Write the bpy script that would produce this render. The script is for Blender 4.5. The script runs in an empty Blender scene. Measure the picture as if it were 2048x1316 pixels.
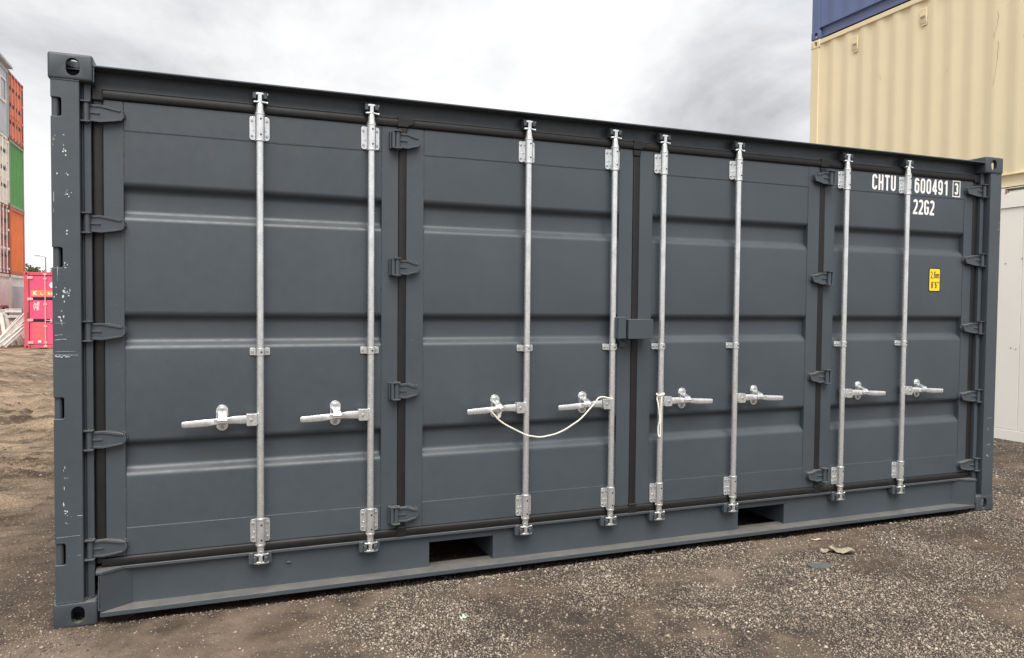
import bpy, bmesh, math, random
import numpy as np
from mathutils import Vector, Matrix

random.seed(7)
rng = np.random.default_rng(11)
R = math.radians
scene = bpy.context.scene
COL = scene.collection

# ------------------------------------------------------------------ camera
cd = bpy.data.cameras.new('camera')
cam = bpy.data.objects.new('camera', cd)
COL.objects.link(cam)
yaw, pit, rol = 0.374276679, -0.0330961224, 0.00936283394
fw = Vector((math.sin(yaw) * math.cos(pit), math.cos(yaw) * math.cos(pit), math.sin(pit)))
rt = Vector((math.cos(yaw), -math.sin(yaw), 0))
up = rt.cross(fw)
r2 = rt * math.cos(rol) + up * math.sin(rol)
u2 = -rt * math.sin(rol) + up * math.cos(rol)
M = Matrix((r2, u2, -fw)).transposed().to_4x4()
M.translation = Vector((0.673564, -3.921292, 1.495111))
cam.matrix_world = M
cd.sensor_width = 36.0
cd.sensor_fit = 'HORIZONTAL'
cd.lens = 1527.3867 / 2048 * 36.0
cd.clip_start = 0.05
cd.clip_end = 3000
scene.camera = cam

# ------------------------------------------------------------------ world, sun, exposure
SUN_EL, SUN_AZ = R(55), R(193)          # azimuth clockwise from +Y (north) towards +X
sun_dir = Vector((math.sin(SUN_AZ) * math.cos(SUN_EL), math.cos(SUN_AZ) * math.cos(SUN_EL), math.sin(SUN_EL)))
W = bpy.data.worlds.new('World')
scene.world = W
W.use_nodes = True
nt = W.node_tree
nt.nodes.clear()
def wn(t, **k):
    n = nt.nodes.new(t)
    for a, b in k.items():
        setattr(n, a, b)
    return n
wout = wn('ShaderNodeOutputWorld')
bg = wn('ShaderNodeBackground')
sky = wn('ShaderNodeTexSky', sky_type='NISHITA')
sky.sun_disc = False
sky.sun_elevation = SUN_EL
sky.sun_rotation = SUN_AZ
sky.air_density = 1.0
sky.dust_density = 2.0
skys = wn('ShaderNodeVectorMath', operation='SCALE')
skys.inputs['Scale'].default_value = 0.12
nt.links.new(sky.outputs[0], skys.inputs[0])
tc = wn('ShaderNodeTexCoord')
sep = wn('ShaderNodeSeparateXYZ')
nt.links.new(tc.outputs['Generated'], sep.inputs[0])
zab = wn('ShaderNodeMath', operation='MAXIMUM'); zab.inputs[1].default_value = 0.0
nt.links.new(sep.outputs['Z'], zab.inputs[0])
zad = wn('ShaderNodeMath', operation='ADD'); zad.inputs[1].default_value = 0.55
nt.links.new(zab.outputs[0], zad.inputs[0])
zin = wn('ShaderNodeMath', operation='DIVIDE'); zin.inputs[0].default_value = 1.0
nt.links.new(zad.outputs[0], zin.inputs[1])
pl = wn('ShaderNodeVectorMath', operation='SCALE')
nt.links.new(tc.outputs['Generated'], pl.inputs[0])
nt.links.new(zin.outputs[0], pl.inputs['Scale'])
mp = wn('ShaderNodeMapping')
mp.inputs['Location'].default_value = (1.28, 15.16, 2.96)
mp.inputs['Scale'].default_value = (1.0, 1.0, 0.35)
nt.links.new(pl.outputs[0], mp.inputs[0])
def wnoise(scale, detail, rough, dist):
    n = wn('ShaderNodeTexNoise')
    n.inputs['Scale'].default_value = scale
    n.inputs['Detail'].default_value = detail
    n.inputs['Roughness'].default_value = rough
    n.inputs['Distortion'].default_value = dist
    nt.links.new(mp.outputs[0], n.inputs['Vector'])
    return n
n1 = wnoise(1.9, 9, 0.58, 0.3)
n2 = wnoise(1.5, 4, 0.5, 0.2)
r1 = wn('ShaderNodeValToRGB')
e = r1.color_ramp.elements
e[0].position = 0.33; e[0].color = (0.32, 0.328, 0.345, 1)
e[1].position = 0.52; e[1].color = (0.575, 0.577, 0.585, 1)
x_ = e.new(0.44); x_.color = (0.47, 0.475, 0.488, 1)
x_ = e.new(0.68); x_.color = (0.72, 0.72, 0.716, 1)
nt.links.new(n1.outputs['Fac'], r1.inputs[0])
r2n = wn('ShaderNodeValToRGB')
e = r2n.color_ramp.elements
e[0].position = 0.62; e[0].color = (1, 1, 1, 1)
e[1].position = 0.80; e[1].color = (0.45, 0.45, 0.45, 1)
nt.links.new(n2.outputs['Fac'], r2n.inputs[0])
mx = wn('ShaderNodeMix', data_type='RGBA')
nt.links.new(r2n.outputs[0], mx.inputs[0])
nt.links.new(skys.outputs[0], mx.inputs[6])
nt.links.new(r1.outputs[0], mx.inputs[7])
nt.links.new(mx.outputs[2], bg.inputs['Color'])
bg.inputs['Strength'].default_value = 0.95
nt.links.new(bg.outputs[0], wout.inputs[0])

sd = bpy.data.lights.new('sun', 'SUN')
sd.energy = 2.9
sd.angle = R(52)
sd.color = (1.0, 0.965, 0.91)
sun = bpy.data.objects.new('sun', sd)
COL.objects.link(sun)
sun.rotation_euler = sun_dir.to_track_quat('Z', 'Y').to_euler()
sun.location = (4, -6, 12)

vs = scene.view_settings
vs.view_transform = 'Standard'
vs.look = 'None'
vs.exposure = 0.80
vs.gamma = 1.0
vs.use_curve_mapping = False

# ------------------------------------------------------------------ material helpers
class NT:
    def __init__(s, name):
        s.m = bpy.data.materials.new(name)
        s.m.use_nodes = True
        s.t = s.m.node_tree
        s.b = s.t.nodes['Principled BSDF']
        s.tc = s.t.nodes.new('ShaderNodeTexCoord')
    def n(s, t, **k):
        n = s.t.nodes.new(t)
        for a, b in k.items():
            setattr(n, a, b)
        return n
    def l(s, a, b):
        s.t.links.new(a, b)
    def coord(s, scale=(1, 1, 1), which='Object', loc=(0, 0, 0)):
        mp = s.n('ShaderNodeMapping')
        mp.inputs['Scale'].default_value = scale
        mp.inputs['Location'].default_value = loc
        s.l(s.tc.outputs[which], mp.inputs[0])
        return mp.outputs[0]
    def noise(s, scale, detail=4, rough=0.55, vec=None, dist=0.0):
        n = s.n('ShaderNodeTexNoise')
        n.inputs['Scale'].default_value = scale
        n.inputs['Detail'].default_value = detail
        n.inputs['Roughness'].default_value = rough
        n.inputs['Distortion'].default_value = dist
        s.l(vec if vec else s.tc.outputs['Object'], n.inputs['Vector'])
        return n.outputs['Fac']
    def ramp(s, fac, stops):
        r = s.n('ShaderNodeValToRGB')
        el = r.color_ramp.elements
        while len(el) < len(stops):
            el.new(0.5)
        for q, (p, c) in zip(el, stops):
            q.position = p
            q.color = (c, c, c, 1) if isinstance(c, (int, float)) else (*c, 1)
        s.l(fac, r.inputs[0])
        return r.outputs[0]
    def mix(s, fac, a, b, mode='MIX'):
        m = s.n('ShaderNodeMix', data_type='RGBA', blend_type=mode)
        for i, v in ((0, fac), (6, a), (7, b)):
            if isinstance(v, (int, float)):
                m.inputs[i].default_value = v if i == 0 else (v, v, v, 1)
            elif isinstance(v, tuple):
                m.inputs[i].default_value = (*v, 1)
            else:
                s.l(v, m.inputs[i])
        return m.outputs[2]
    def math(s, op, a, b=0.0, clamp=False):
        m = s.n('ShaderNodeMath', operation=op, use_clamp=clamp)
        for i, v in ((0, a), (1, b)):
            if isinstance(v, (int, float)):
                m.inputs[i].default_value = v
            else:
                s.l(v, m.inputs[i])
        return m.outputs[0]
    def bump(s, h, strength, dist, prev=None):
        b = s.n('ShaderNodeBump')
        b.inputs['Strength'].default_value = strength
        b.inputs['Distance'].default_value = dist
        s.l(h, b.inputs['Height'])
        if prev:
            s.l(prev, b.inputs['Normal'])
        return b.outputs[0]
    def set(s, **k):
        for a, v in k.items():
            i = s.b.inputs[a.replace('_', ' ')]
            if isinstance(v, (int, float)):
                i.default_value = v
            elif isinstance(v, tuple):
                i.default_value = (*v, 1)
            else:
                s.l(v, i)
        return s.m
    def upness(s):
        g = s.n('ShaderNodeNewGeometry')
        sp = s.n('ShaderNodeSeparateXYZ')
        s.l(g.outputs['True Normal'], sp.inputs[0])
        return sp.outputs['Z']

def paint(name, col, rough=0.45, rust=0.0, rustcol=(0.10, 0.035, 0.015), fade=0.12, dust=0.3, streak=0.15,
          dustcol=(0.20, 0.175, 0.145), wavy=0.25, spec=0.5, rust_scale=3.0):
    s = NT(name)
    var = s.noise(1.7, 5, 0.6)
    c = s.mix(s.ramp(var, [(0.3, 0.0), (0.7, 1.0)]), tuple(v * (1 - fade) for v in col), tuple(min(1, v * (1 + fade)) for v in col))
    st = s.noise(1.0, 5, 0.6, s.coord((14, 14, 0.7)))
    c = s.mix(s.math('MULTIPLY', s.ramp(st, [(0.52, 0.0), (0.75, 1.0)]), streak), c, dustcol)
    upz = s.upness()
    dn = s.noise(9, 6, 0.65)
    c = s.mix(s.math('MULTIPLY', s.math('MULTIPLY', s.ramp(upz, [(0.66, 0.0), (0.82, 0.20), (0.97, 1.0)]), s.ramp(dn, [(0.25, 0.35), (0.7, 1.0)])), min(1, dust * 2.2)), c, dustcol)  # dust on flats; the middle stop paints sky light onto sloping ledges
    rg = s.ramp(s.noise(23, 5, 0.6), [(0.3, rough - 0.07), (0.7, rough + 0.09)])
    if rust > 0:
        rn = s.noise(rust_scale, 9, 0.72, s.coord((1, 1, 0.55)))
        lo = 0.72 - rust * 0.35
        rm = s.ramp(rn, [(lo, 0.0), (lo + 0.05, 1.0)])
        rc = s.mix(s.noise(30, 4), rustcol, tuple(v * 2.1 for v in rustcol))
        c = s.mix(rm, c, rc)
        rg = s.mix(rm, rg, 0.85)
    nrm = s.bump(s.noise(2.2, 2, 0.4), wavy, 0.02)
    nrm = s.bump(s.noise(260, 2, 0.5), 0.05, 0.001, nrm)
    return s.set(Base_Color=c, Roughness=rg, Normal=nrm, Specular_IOR_Level=spec)

def flat(name, col, rough=0.6, metal=0.0, spec=0.5, nscale=30, amt=0.15, bump=0.0):
    s = NT(name)
    n = s.noise(nscale, 5, 0.6)
    c = s.mix(s.ramp(n, [(0.3, 0.0), (0.7, 1.0)]), tuple(v * (1 - amt) for v in col), tuple(min(1, v * (1 + amt)) for v in col))
    k = dict(Base_Color=c, Roughness=rough, Metallic=metal, Specular_IOR_Level=spec)
    if bump:
        k['Normal'] = s.bump(s.noise(nscale * 2, 4), bump, 0.004)
    return s.set(**k)

def galv(name):
    s = NT(name)
    big = s.noise(38, 5, 0.65, s.coord((1, 1, 0.45)))
    spk = s.noise(210, 3, 0.6)
    c = s.mix(s.ramp(big, [(0.32, 0.0), (0.68, 1.0)]), (0.66, 0.68, 0.69), (0.90, 0.908, 0.91))
    c = s.mix(s.math('MULTIPLY', s.ramp(spk, [(0.58, 0.0), (0.78, 1.0)]), 0.04), c, (0.42, 0.43, 0.42))
    r = s.ramp(s.noise(70, 4), [(0.3, 0.23), (0.7, 0.31)])
    return s.set(Base_Color=c, Roughness=r, Metallic=0.78)

M_GREY = paint('anthracite_paint', (0.0490, 0.0600, 0.0712), 0.40, 0.0, fade=0.10, dust=0.36, streak=0.015, wavy=0.30, dustcol=(0.20, 0.185, 0.16))
M_GREY2 = paint('anthracite_paint_worn', (0.040, 0.049, 0.057), 0.46, 0.16, rustcol=(0.11, 0.075, 0.05), fade=0.1, dust=0.35, streak=0.08, wavy=0.3, rust_scale=14)
M_GALV = galv('galvanised_steel')
M_BOLT = flat('zinc_bolt', (0.40, 0.42, 0.43), 0.4, 0.7, 0.5, 80, 0.2)
M_RUB = flat('black_brown_rubber', (0.0095, 0.0092, 0.0092), 0.5, 0, 0.38, 20, 0.2, 0.15)
M_DARK = flat('dark_void', (0.012, 0.012, 0.012), 0.8)
M_WELD = flat('painted_weld', (0.046, 0.056, 0.066), 0.4, 0, 0.5, 200, 0.2, 0.4)
M_WHITE = flat('white_lettering', (0.80, 0.80, 0.78), 0.5, 0, 0.4, 60, 0.06)
M_YEL = flat('yellow_vinyl', (0.85, 0.58, 0.02), 0.4, 0, 0.5, 20, 0.04)
M_BLACK = flat('black_vinyl_hole_shade', (0.015, 0.015, 0.016), 0.45)
M_ROPE = flat('white_cord', (0.78, 0.75, 0.69), 0.85, 0, 0.2, 300, 0.18, 0.6)
M_WOOD = flat('plywood_floor', (0.16, 0.11, 0.07), 0.7)

# ------------------------------------------------------------------ mesh builder
class MB:
    def __init__(s):
        s.v, s.f, s.mi, s.cur = [], [], [], 0
    def mat(s, i):
        s.cur = i
        return s
    def add(s, vs, fs):
        o = len(s.v)
        s.v += [tuple(p) for p in vs]
        for f in fs:
            s.f.append(tuple(i + o for i in f))
            s.mi.append(s.cur)
        return s
    def box(s, x0, x1, y0, y1, z0, z1):
        v = [(x0, y0, z0), (x1, y0, z0), (x1, y1, z0), (x0, y1, z0), (x0, y0, z1), (x1, y0, z1), (x1, y1, z1), (x0, y1, z1)]
        return s.add(v, [(3, 2, 1, 0), (4, 5, 6, 7), (0, 1, 5, 4), (1, 2, 6, 5), (2, 3, 7, 6), (3, 0, 4, 7)])
    def prism(s, pts, axis, lo, hi):
        """pts: 2D outline, counter-clockwise in the plane of the two other axes (kept in x,y,z order)."""
        n = len(pts)
        def P(a, b, t):
            return {'x': (t, a, b), 'y': (a, t, b), 'z': (a, b, t)}[axis]
        v = [P(a, b, lo) for a, b in pts] + [P(a, b, hi) for a, b in pts]
        A = sum(pts[i][0] * pts[(i + 1) % n][1] - pts[(i + 1) % n][0] * pts[i][1] for i in range(n))
        flip = (A > 0) == (axis == 'y')
        f = [tuple(reversed(range(n))), tuple(range(n, 2 * n))] + [(i, (i + 1) % n, n + (i + 1) % n, n + i) for i in range(n)]
        if flip:
            f = [tuple(reversed(q)) for q in f]
        return s.add(v, f)
    def tube(s, pts, r, n=8, caps=True, ell=None):
        pts = [Vector(p) for p in pts]
        rs = r if isinstance(r, (list, tuple)) else [r] * len(pts)
        o, rings = [], []
        prev = None
        for i, p in enumerate(pts):
            t = (pts[min(i + 1, len(pts) - 1)] - pts[max(i - 1, 0)])
            t = t.normalized() if t.length > 1e-9 else Vector((0, 0, 1))
            if prev is None:
                a = Vector((0, 1, 0)) if abs(t.y) < 0.9 else Vector((1, 0, 0))
            else:
                a = prev
            a = (a - t * a.dot(t))
            a = a.normalized() if a.length > 1e-6 else t.orthogonal().normalized()
            b = t.cross(a)
            prev = a
            base = len(o)
            e1, e2 = ell if ell else (1, 1)
            for k in range(n):
                w = 2 * math.pi * k / n
                o.append(p + a * (math.cos(w) * rs[i] * e1) + b * (math.sin(w) * rs[i] * e2))
            rings.append(base)
        f = []
        for i in range(len(rings) - 1):
            for k in range(n):
                f.append((rings[i] + k, rings[i] + (k + 1) % n, rings[i + 1] + (k + 1) % n, rings[i + 1] + k))
        if caps:
            f.append(tuple(reversed(range(rings[0], rings[0] + n))))
            f.append(tuple(range(rings[-1], rings[-1] + n)))
        return s.add(o, f)
    def disc(s, c, r, n=10, ny=-1):
        c = Vector(c)
        v = [(c.x + math.cos(2 * math.pi * k / n) * r, c.y, c.z + math.sin(2 * math.pi * k / n) * r) for k in range(n)]
        return s.add(v, [tuple(range(n))])
    def sheet(s, prof, axis, lo, hi, nseg=1):
        """extrude an open profile of 2D points along an axis (single-sided sheet)."""
        def P(a, b, t):
            return {'x': (t, a, b), 'y': (a, t, b), 'z': (a, b, t)}[axis]
        n = len(prof)
        v, f = [], []
        for k in range(nseg + 1):
            t = lo + (hi - lo) * k / nseg
            v += [P(a, b, t) for a, b in prof]
        for k in range(nseg):
            for i in range(n - 1):
                f.append((k * n + i, k * n + i + 1, (k + 1) * n + i + 1, (k + 1) * n + i))
        return s.add(v, f)
    def mesh(s, name, mats, smooth=False):
        me = bpy.data.meshes.new(name)
        me.from_pydata(s.v, [], s.f)
        for m in (mats if isinstance(mats, (list, tuple)) else [mats]):
            me.materials.append(m)
        me.polygons.foreach_set('material_index', s.mi)
        if smooth:
            me.polygons.foreach_set('use_smooth', [True] * len(s.f))
        me.update()
        return me
    def build(s, name, mats, parent=None, smooth=False, bevel=0, seg=2, angle=35, loc=None):
        o = bpy.data.objects.new(name, s.mesh(name, mats, smooth or bevel > 0))
        COL.objects.link(o)
        o.parent = parent
        if loc:
            o.location = loc
        if bevel:
            add_bevel(o, bevel, seg, angle)
        elif smooth:
            sharp(o)
        return o

def sharp(o, a=40):
    o.data.set_sharp_from_angle(angle=R(a))

def add_bevel(o, w, seg=2, angle=35):
    m = o.modifiers.new('bevel', 'BEVEL')
    m.width = w
    m.segments = seg
    m.limit_method = 'ANGLE'
    m.angle_limit = R(angle)
    m.harden_normals = True
    m.use_clamp_overlap = True

def inst(name, me, parent, loc=(0, 0, 0), bevel=0, seg=2, angle=35):
    o = bpy.data.objects.new(name, me)
    COL.objects.link(o)
    o.parent = parent
    o.location = loc
    if bevel:
        add_bevel(o, bevel, seg, angle)
    return o

def empty(name, label, cat, loc=(0, 0, 0), rz=0.0, group=None):
    o = bpy.data.objects.new(name, None)
    o.empty_display_size = 0.3
    COL.objects.link(o)
    o.location = loc
    o.rotation_euler = (0, 0, rz)
    tag(o, label, cat, group)
    return o

def tag(o, label=None, cat=None, group=None, kind=None):
    for k, v in (('label', label), ('category', cat), ('group', group), ('kind', kind)):
        if v:
            o[k] = v
    return o

def rrect(x0, x1, z0, z1, r, n=4):
    p = []
    for cx, cz, a0 in ((x1 - r, z1 - r, 0), (x0 + r, z1 - r, 90), (x0 + r, z0 + r, 180), (x1 - r, z0 + r, 270)):
        for k in range(n + 1):
            a = R(a0 + 90 * k / n)
            p.append((cx + r * math.cos(a), cz + r * math.sin(a)))
    return p

# ------------------------------------------------------------------ numpy noise
def vnoise(x, y, seed):
    xi = np.floor(x).astype(np.int64); yi = np.floor(y).astype(np.int64)
    fx = x - xi; fy = y - yi
    fx = fx * fx * fx * (fx * (fx * 6 - 15) + 10); fy = fy * fy * fy * (fy * (fy * 6 - 15) + 10)
    def h(a, b):
        n = (a * 374761393 + b * 668265263 + seed * 974634777) & 0xFFFFFFFF
        n = ((n ^ (n >> 13)) * 1274126177) & 0xFFFFFFFF
        return ((n ^ (n >> 16)) & 0xFFFF) / 65535.0
    return (h(xi, yi) * (1 - fx) + h(xi + 1, yi) * fx) * (1 - fy) + (h(xi, yi + 1) * (1 - fx) + h(xi + 1, yi + 1) * fx) * fy
def fbm(x, y, seed, octv=4, gain=0.5):
    a, s, t = 1.0, 0.0, 0.0
    for k in range(octv):
        s = s + a * vnoise(x * 2 ** k, y * 2 ** k, seed + k * 17)
        t += a
        a *= gain
    return s / t
def sstep(a, b, x):
    t = np.clip((x - a) / (b - a), 0, 1)
    return t * t * (3 - 2 * t)

# ------------------------------------------------------------------ ground
def track_mask(x, y):          # rutted yard behind and left of the container
    return np.clip(sstep(-0.2, -0.9, x) * sstep(0.3, 2.0, y) + sstep(3.5, 6, y) * sstep(7, 5, x) + sstep(9, 15, y), 0, 1)

def ground_z(x, y):
    z = -0.17 * sstep(7, 24, y)
    z = z + (fbm(x * 0.55, y * 0.55, 3, 3) - 0.5) * 0.035 * sstep(0.0, 1.2, np.hypot(np.maximum(0, np.maximum(-x, x - 6.06)), np.maximum(0, np.maximum(-y, y - 2.44))))
    z = z + (fbm(x * 4, y * 4, 5, 3) - 0.5) * 0.012
    z = z + (fbm(x * 16, y * 16, 9, 2) - 0.5) * 0.006
    z = z - 0.03 * sstep(-0.02, 0.05, y) * sstep(2.46, 2.40, y) * sstep(0.19, 0.25, x) * sstep(5.87, 5.81, x)
    tm = track_mask(x, y)
    v = y + 0.10 * x + 0.5 * fbm(x * 0.25, y * 0.25, 21, 2)
    rut = (0.5 + 0.5 * np.sin(v * 2.1 + 1.0)) ** 2 * 0.05 + (fbm(x * 0.9, v * 4.5, 31, 3) - 0.5) * 0.10 + (fbm(x * 3.5, v * 9, 33, 4, 0.6) - 0.5) * 0.075
    rid = (1 - np.abs(2 * fbm(x * 1.1, v * 5.5, 91, 4, 0.6) - 1)) ** 4 * 0.085 * sstep(0.42, 0.6, fbm(x * 0.5, v * 0.8, 93, 2))
    tread = rid + np.maximum(0, np.sin(v * 34 + 4 * fbm(x * 1.5, y * 1.5, 41, 2))) * 0.014 * fbm(x * 1.2, v * 1.2, 51, 2) * sstep(12, 6, y)
    z = z + tm * (rut - 0.03 + tread * 1.3)
    return z

def gravel_mask(x, y):
    """how much loose light chipping lies on the dirt (0 = bare brown dirt, 1 = covered)."""
    n = fbm(x * 1.1 + 3, y * 1.1, 61, 4)
    b = 0.05 + 0.70 * sstep(1.15, 1.75, x + (n - 0.5) * 1.3) + 0.10 * sstep(0.4, -0.4, x)
    p = sstep(0.36, 0.62, fbm(x * 2.3, y * 2.3, 71, 4))
    return np.clip(b * (0.22 + 0.95 * p), 0, 1)

def dark_mask(x, y):
    """blackish fines between the stones (old asphalt crumb)."""
    q = np.exp(-(((x - 2.75) / 0.75) ** 2 + ((y + 0.85) / 0.45) ** 2)) + 0.6 * np.exp(-(((x - 7.2) / 1.6) ** 2 + ((y - 1.6) / 1.0) ** 2))
    n = fbm(x * 3.1, y * 3.1, 81, 5, 0.62) + 0.20 * (fbm(x * 21, y * 21, 83, 2) - 0.5)
    return np.clip(sstep(0.40, 0.62, n * 0.85 + 0.16 * q) * (0.45 + 0.6 * q), 0, 1)

def axis_lines(lo, a, b, hi, step, grow=1.17):
    mid = list(np.arange(a, b + 1e-6, step))
    l, s = [], step
    q = a
    while q > lo:
        s *= grow
        q -= s
        l.append(max(q, lo))
    r, s, q = [], step, b
    while q < hi:
        s *= grow
        q += s
        r.append(min(q, hi))
    return np.array(l[::-1] + mid + r)

gx = axis_lines(-900, -3.2, 7.6, 900, 0.028)
gy = axis_lines(-300, -2.4, 5.0, 31.0, 0.026, 1.02)
gy = np.concatenate([gy, gy[-1] + np.cumsum(0.5 * 1.16 ** np.arange(1, 42))])
GX, GY = np.meshgrid(gx, gy)
GZ = ground_z(GX, GY)
co = np.stack([GX, GY, GZ], -1).reshape(-1, 3)
ny, nx = GX.shape
ii = (np.arange(ny - 1)[:, None] * nx + np.arange(nx - 1)[None, :]).ravel()
quads = np.stack([ii, ii + 1, ii + 1 + nx, ii + nx], -1)
gm = bpy.data.meshes.new('ground')
gm.vertices.add(len(co)); gm.vertices.foreach_set('co', co.ravel())
gm.loops.add(quads.size); gm.loops.foreach_set('vertex_index', quads.ravel())
gm.polygons.add(len(quads)); gm.polygons.foreach_set('loop_start', np.arange(0, quads.size, 4))
gm.polygons.foreach_set('use_smooth', np.ones(len(quads), bool))
gm.update()
at = gm.attributes.new('gravel', 'FLOAT', 'POINT')
at.data.foreach_set('value', gravel_mask(co[:, 0], co[:, 1]).astype(np.float32))
at = gm.attributes.new('dark', 'FLOAT', 'POINT')
at.data.foreach_set('value', dark_mask(co[:, 0], co[:, 1]).astype(np.float32))
at = gm.attributes.new('track', 'FLOAT', 'POINT')
at.data.foreach_set('value', track_mask(co[:, 0], co[:, 1]).astype(np.float32))

def ground_material():
    s = NT('gravelly_dirt')
    def attr(n):
        a = s.n('ShaderNodeAttribute'); a.attribute_name = n
        return a.outputs['Fac']
    g, t = attr('gravel'), attr('track')
    n_big = s.noise(0.9, 6, 0.62)
    n_mid = s.noise(7, 6, 0.65)
    n_fine = s.noise(85, 4, 0.7)
    dirt = s.mix(s.ramp(n_mid, [(0.3, 0.0), (0.7, 1.0)]), (0.062, 0.044, 0.032), (0.140, 0.102, 0.074))
    dirt = s.mix(s.ramp(n_big, [(0.47, 0.0), (0.64, 0.85)]), dirt, (0.25, 0.19, 0.14))
    dark = s.mix(n_mid, (0.028, 0.023, 0.020), (0.075, 0.061, 0.050))
    c = s.mix(s.ramp(g, [(0.15, 0.0), (0.6, 0.85)]), dirt, dark)
    strk = s.noise(1.0, 6, 0.65, s.coord((0.5, 2.6, 1)))
    tan = s.mix(s.ramp(strk, [(0.36, 0.0), (0.60, 1.0)]), (0.105, 0.070, 0.047), (0.56, 0.405, 0.27))
    tan = s.mix(s.ramp(s.noise(5.5, 8, 0.72, s.coord((0.7, 2.2, 1))), [(0.36, 0.85), (0.48, 0.0)]), tan, (0.068, 0.050, 0.037))
    tan = s.mix(s.ramp(s.noise(13, 8, 0.75, s.coord((0.8, 1.7, 1))), [(0.50, 0.0), (0.66, 0.7)]), tan, (0.56, 0.46, 0.35))
    tan = s.mix(s.ramp(n_fine, [(0.35, 0.45), (0.65, 0.0)]), tan, (0.07, 0.05, 0.037))
    c = s.mix(s.math('MULTIPLY', attr('dark'), 0.85), c, (0.026, 0.024, 0.024))
    c = s.mix(t, c, tan)
    vo = s.n('ShaderNodeTexVoronoi'); vo.inputs['Scale'].default_value = 105
    s.l(s.tc.outputs['Object'], vo.inputs['Vector'])
    sv = s.n('ShaderNodeSeparateColor'); s.l(vo.outputs['Color'], sv.inputs[0])
    thr = s.math('GREATER_THAN', sv.outputs[0], s.math('SUBTRACT', 1.0, s.math('ADD', s.math('MULTIPLY', g, 0.60), 0.03)))
    stone = s.mix(sv.outputs[1], (0.16, 0.13, 0.105), (0.50, 0.43, 0.35))
    edge = s.ramp(vo.outputs['Distance'], [(0.25, 1.0), (0.55, 0.0)])
    c = s.mix(s.math('MULTIPLY', thr, edge), c, stone)
    c = s.mix(s.ramp(n_fine, [(0.40, 0.30), (0.62, 0.0)]), c, (0.03, 0.024, 0.02))
    nb = s.bump(s.noise(48, 6, 0.7), 0.8, 0.014)
    nb = s.bump(s.math('MULTIPLY', s.noise(9, 8, 0.75, s.coord((0.8, 1.8, 1))), t), 1.0, 0.06, nb)
    nb = s.bump(s.math('MULTIPLY', thr, edge), 0.6, 0.006, nb)
    return s.set(Base_Color=c, Roughness=0.92, Normal=nb, Specular_IOR_Level=0.25)
gm.materials.append(ground_material())
ground = bpy.data.objects.new('ground', gm)
COL.objects.link(ground)
tag(ground, 'brown gravelly dirt yard with ruts', 'ground', kind='structure')

# loose chippings: tens of thousands of small stones in one mesh
def scatter_stones(n_cand, x0, x1, y0, y1, rmin, rmed, sig, keep, seed):
    g = np.random.default_rng(seed)
    x = g.uniform(x0, x1, n_cand); y = g.uniform(y0, y1, n_cand)
    d = np.hypot(x - 0.67, y + 3.92)
    ok = g.random(n_cand) < keep(x, y) * np.minimum(1, (3.4 / d) ** 1.6)
    under = (x > 0.15) & (x < 5.9) & (y > 0.12) & (y < 2.4)
    ok &= ~under
    x, y = x[ok], y[ok]
    r = np.clip(np.exp(g.normal(math.log(rmed), sig, len(x))), rmin, 0.022)
    return x, y, r
def vis(x, y):                       # keep to the part of the yard in front and beside
    ang = np.arctan2(x - 0.67, y + 3.92)
    return ((ang > R(-17)) & (ang < R(60))).astype(float)
xs, ys, rs = [], [], []
for args in ((620000, -1.3, 6.6, -2.4, 0.45, 0.0018, 0.0030, 0.42, lambda x, y: vis(x, y) * np.minimum(1, 0.02 + 0.97 * gravel_mask(x, y) + 0.22 * np.exp(-((y + 0.03) / 0.04) ** 2)), 1),
             (130000, 5.9, 9.0, -1.6, 5.2, 0.003, 0.005, 0.4, lambda x, y: vis(x, y) * (0.25 + 0.75 * gravel_mask(x, y)), 2),
             (60000, -2.6, 0.1, -0.6, 4.5, 0.002, 0.0036, 0.40, lambda x, y: vis(x, y) * 0.5, 3),
             (30000, -6.2, 0.0, 4.5, 24.0, 0.004, 0.008, 0.45, lambda x, y: np.minimum(1, vis(x, y) * 0.5 * (np.hypot(x - 0.67, y + 3.92) / 3.4) ** 1.1), 6),
             (3200, -1.3, 7.5, -2.4, 0.6, 0.006, 0.0075, 0.35, lambda x, y: vis(x, y) * (0.06 + 0.6 * gravel_mask(x, y)), 4)):
    a, b, c = scatter_stones(*args)
    xs.append(a); ys.append(b); rs.append(c)
xs, ys, rs = map(np.concatenate, (xs, ys, rs))
N = len(xs)
octa = np.array([(1, 0, 0), (0, 1, 0), (-1, 0, 0), (0, -1, 0), (0, 0, 1), (0, 0, -1)], float)
P = octa[None] + rng.normal(0, 0.20, (N, 6, 3))
P *= rng.uniform(0.7, 1.3, (N, 1, 3)) * np.array([1, 1, 0.72])
th = rng.uniform(0, 6.283, N)
c_, s_ = np.cos(th)[:, None], np.sin(th)[:, None]
P = np.stack([P[..., 0] * c_ - P[..., 1] * s_, P[..., 0] * s_ + P[..., 1] * c_, P[..., 2]], -1) * rs[:, None, None]
P += np.stack([xs, ys, ground_z(xs, ys) + rs * 0.25], -1)[:, None]
F = np.array([(0, 1, 4), (1, 2, 4), (2, 3, 4), (3, 0, 4), (1, 0, 5), (2, 1, 5), (3, 2, 5), (0, 3, 5)])
F = (F[None] + (np.arange(N) * 6)[:, None, None]).reshape(-1, 3)
sm_ = bpy.data.meshes.new('gravel')
sm_.vertices.add(N * 6); sm_.vertices.foreach_set('co', P.reshape(-1))
sm_.loops.add(F.size); sm_.loops.foreach_set('vertex_index', F.ravel())
sm_.polygons.add(len(F)); sm_.polygons.foreach_set('loop_start', np.arange(0, F.size, 3))
sm_.update()
tone = np.clip(rng.random(N) * (1 - 0.55 * dark_mask(xs, ys)), 0, 1)
tone = tone * np.where(xs < 1.0, 0.72, 0.92)
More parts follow.
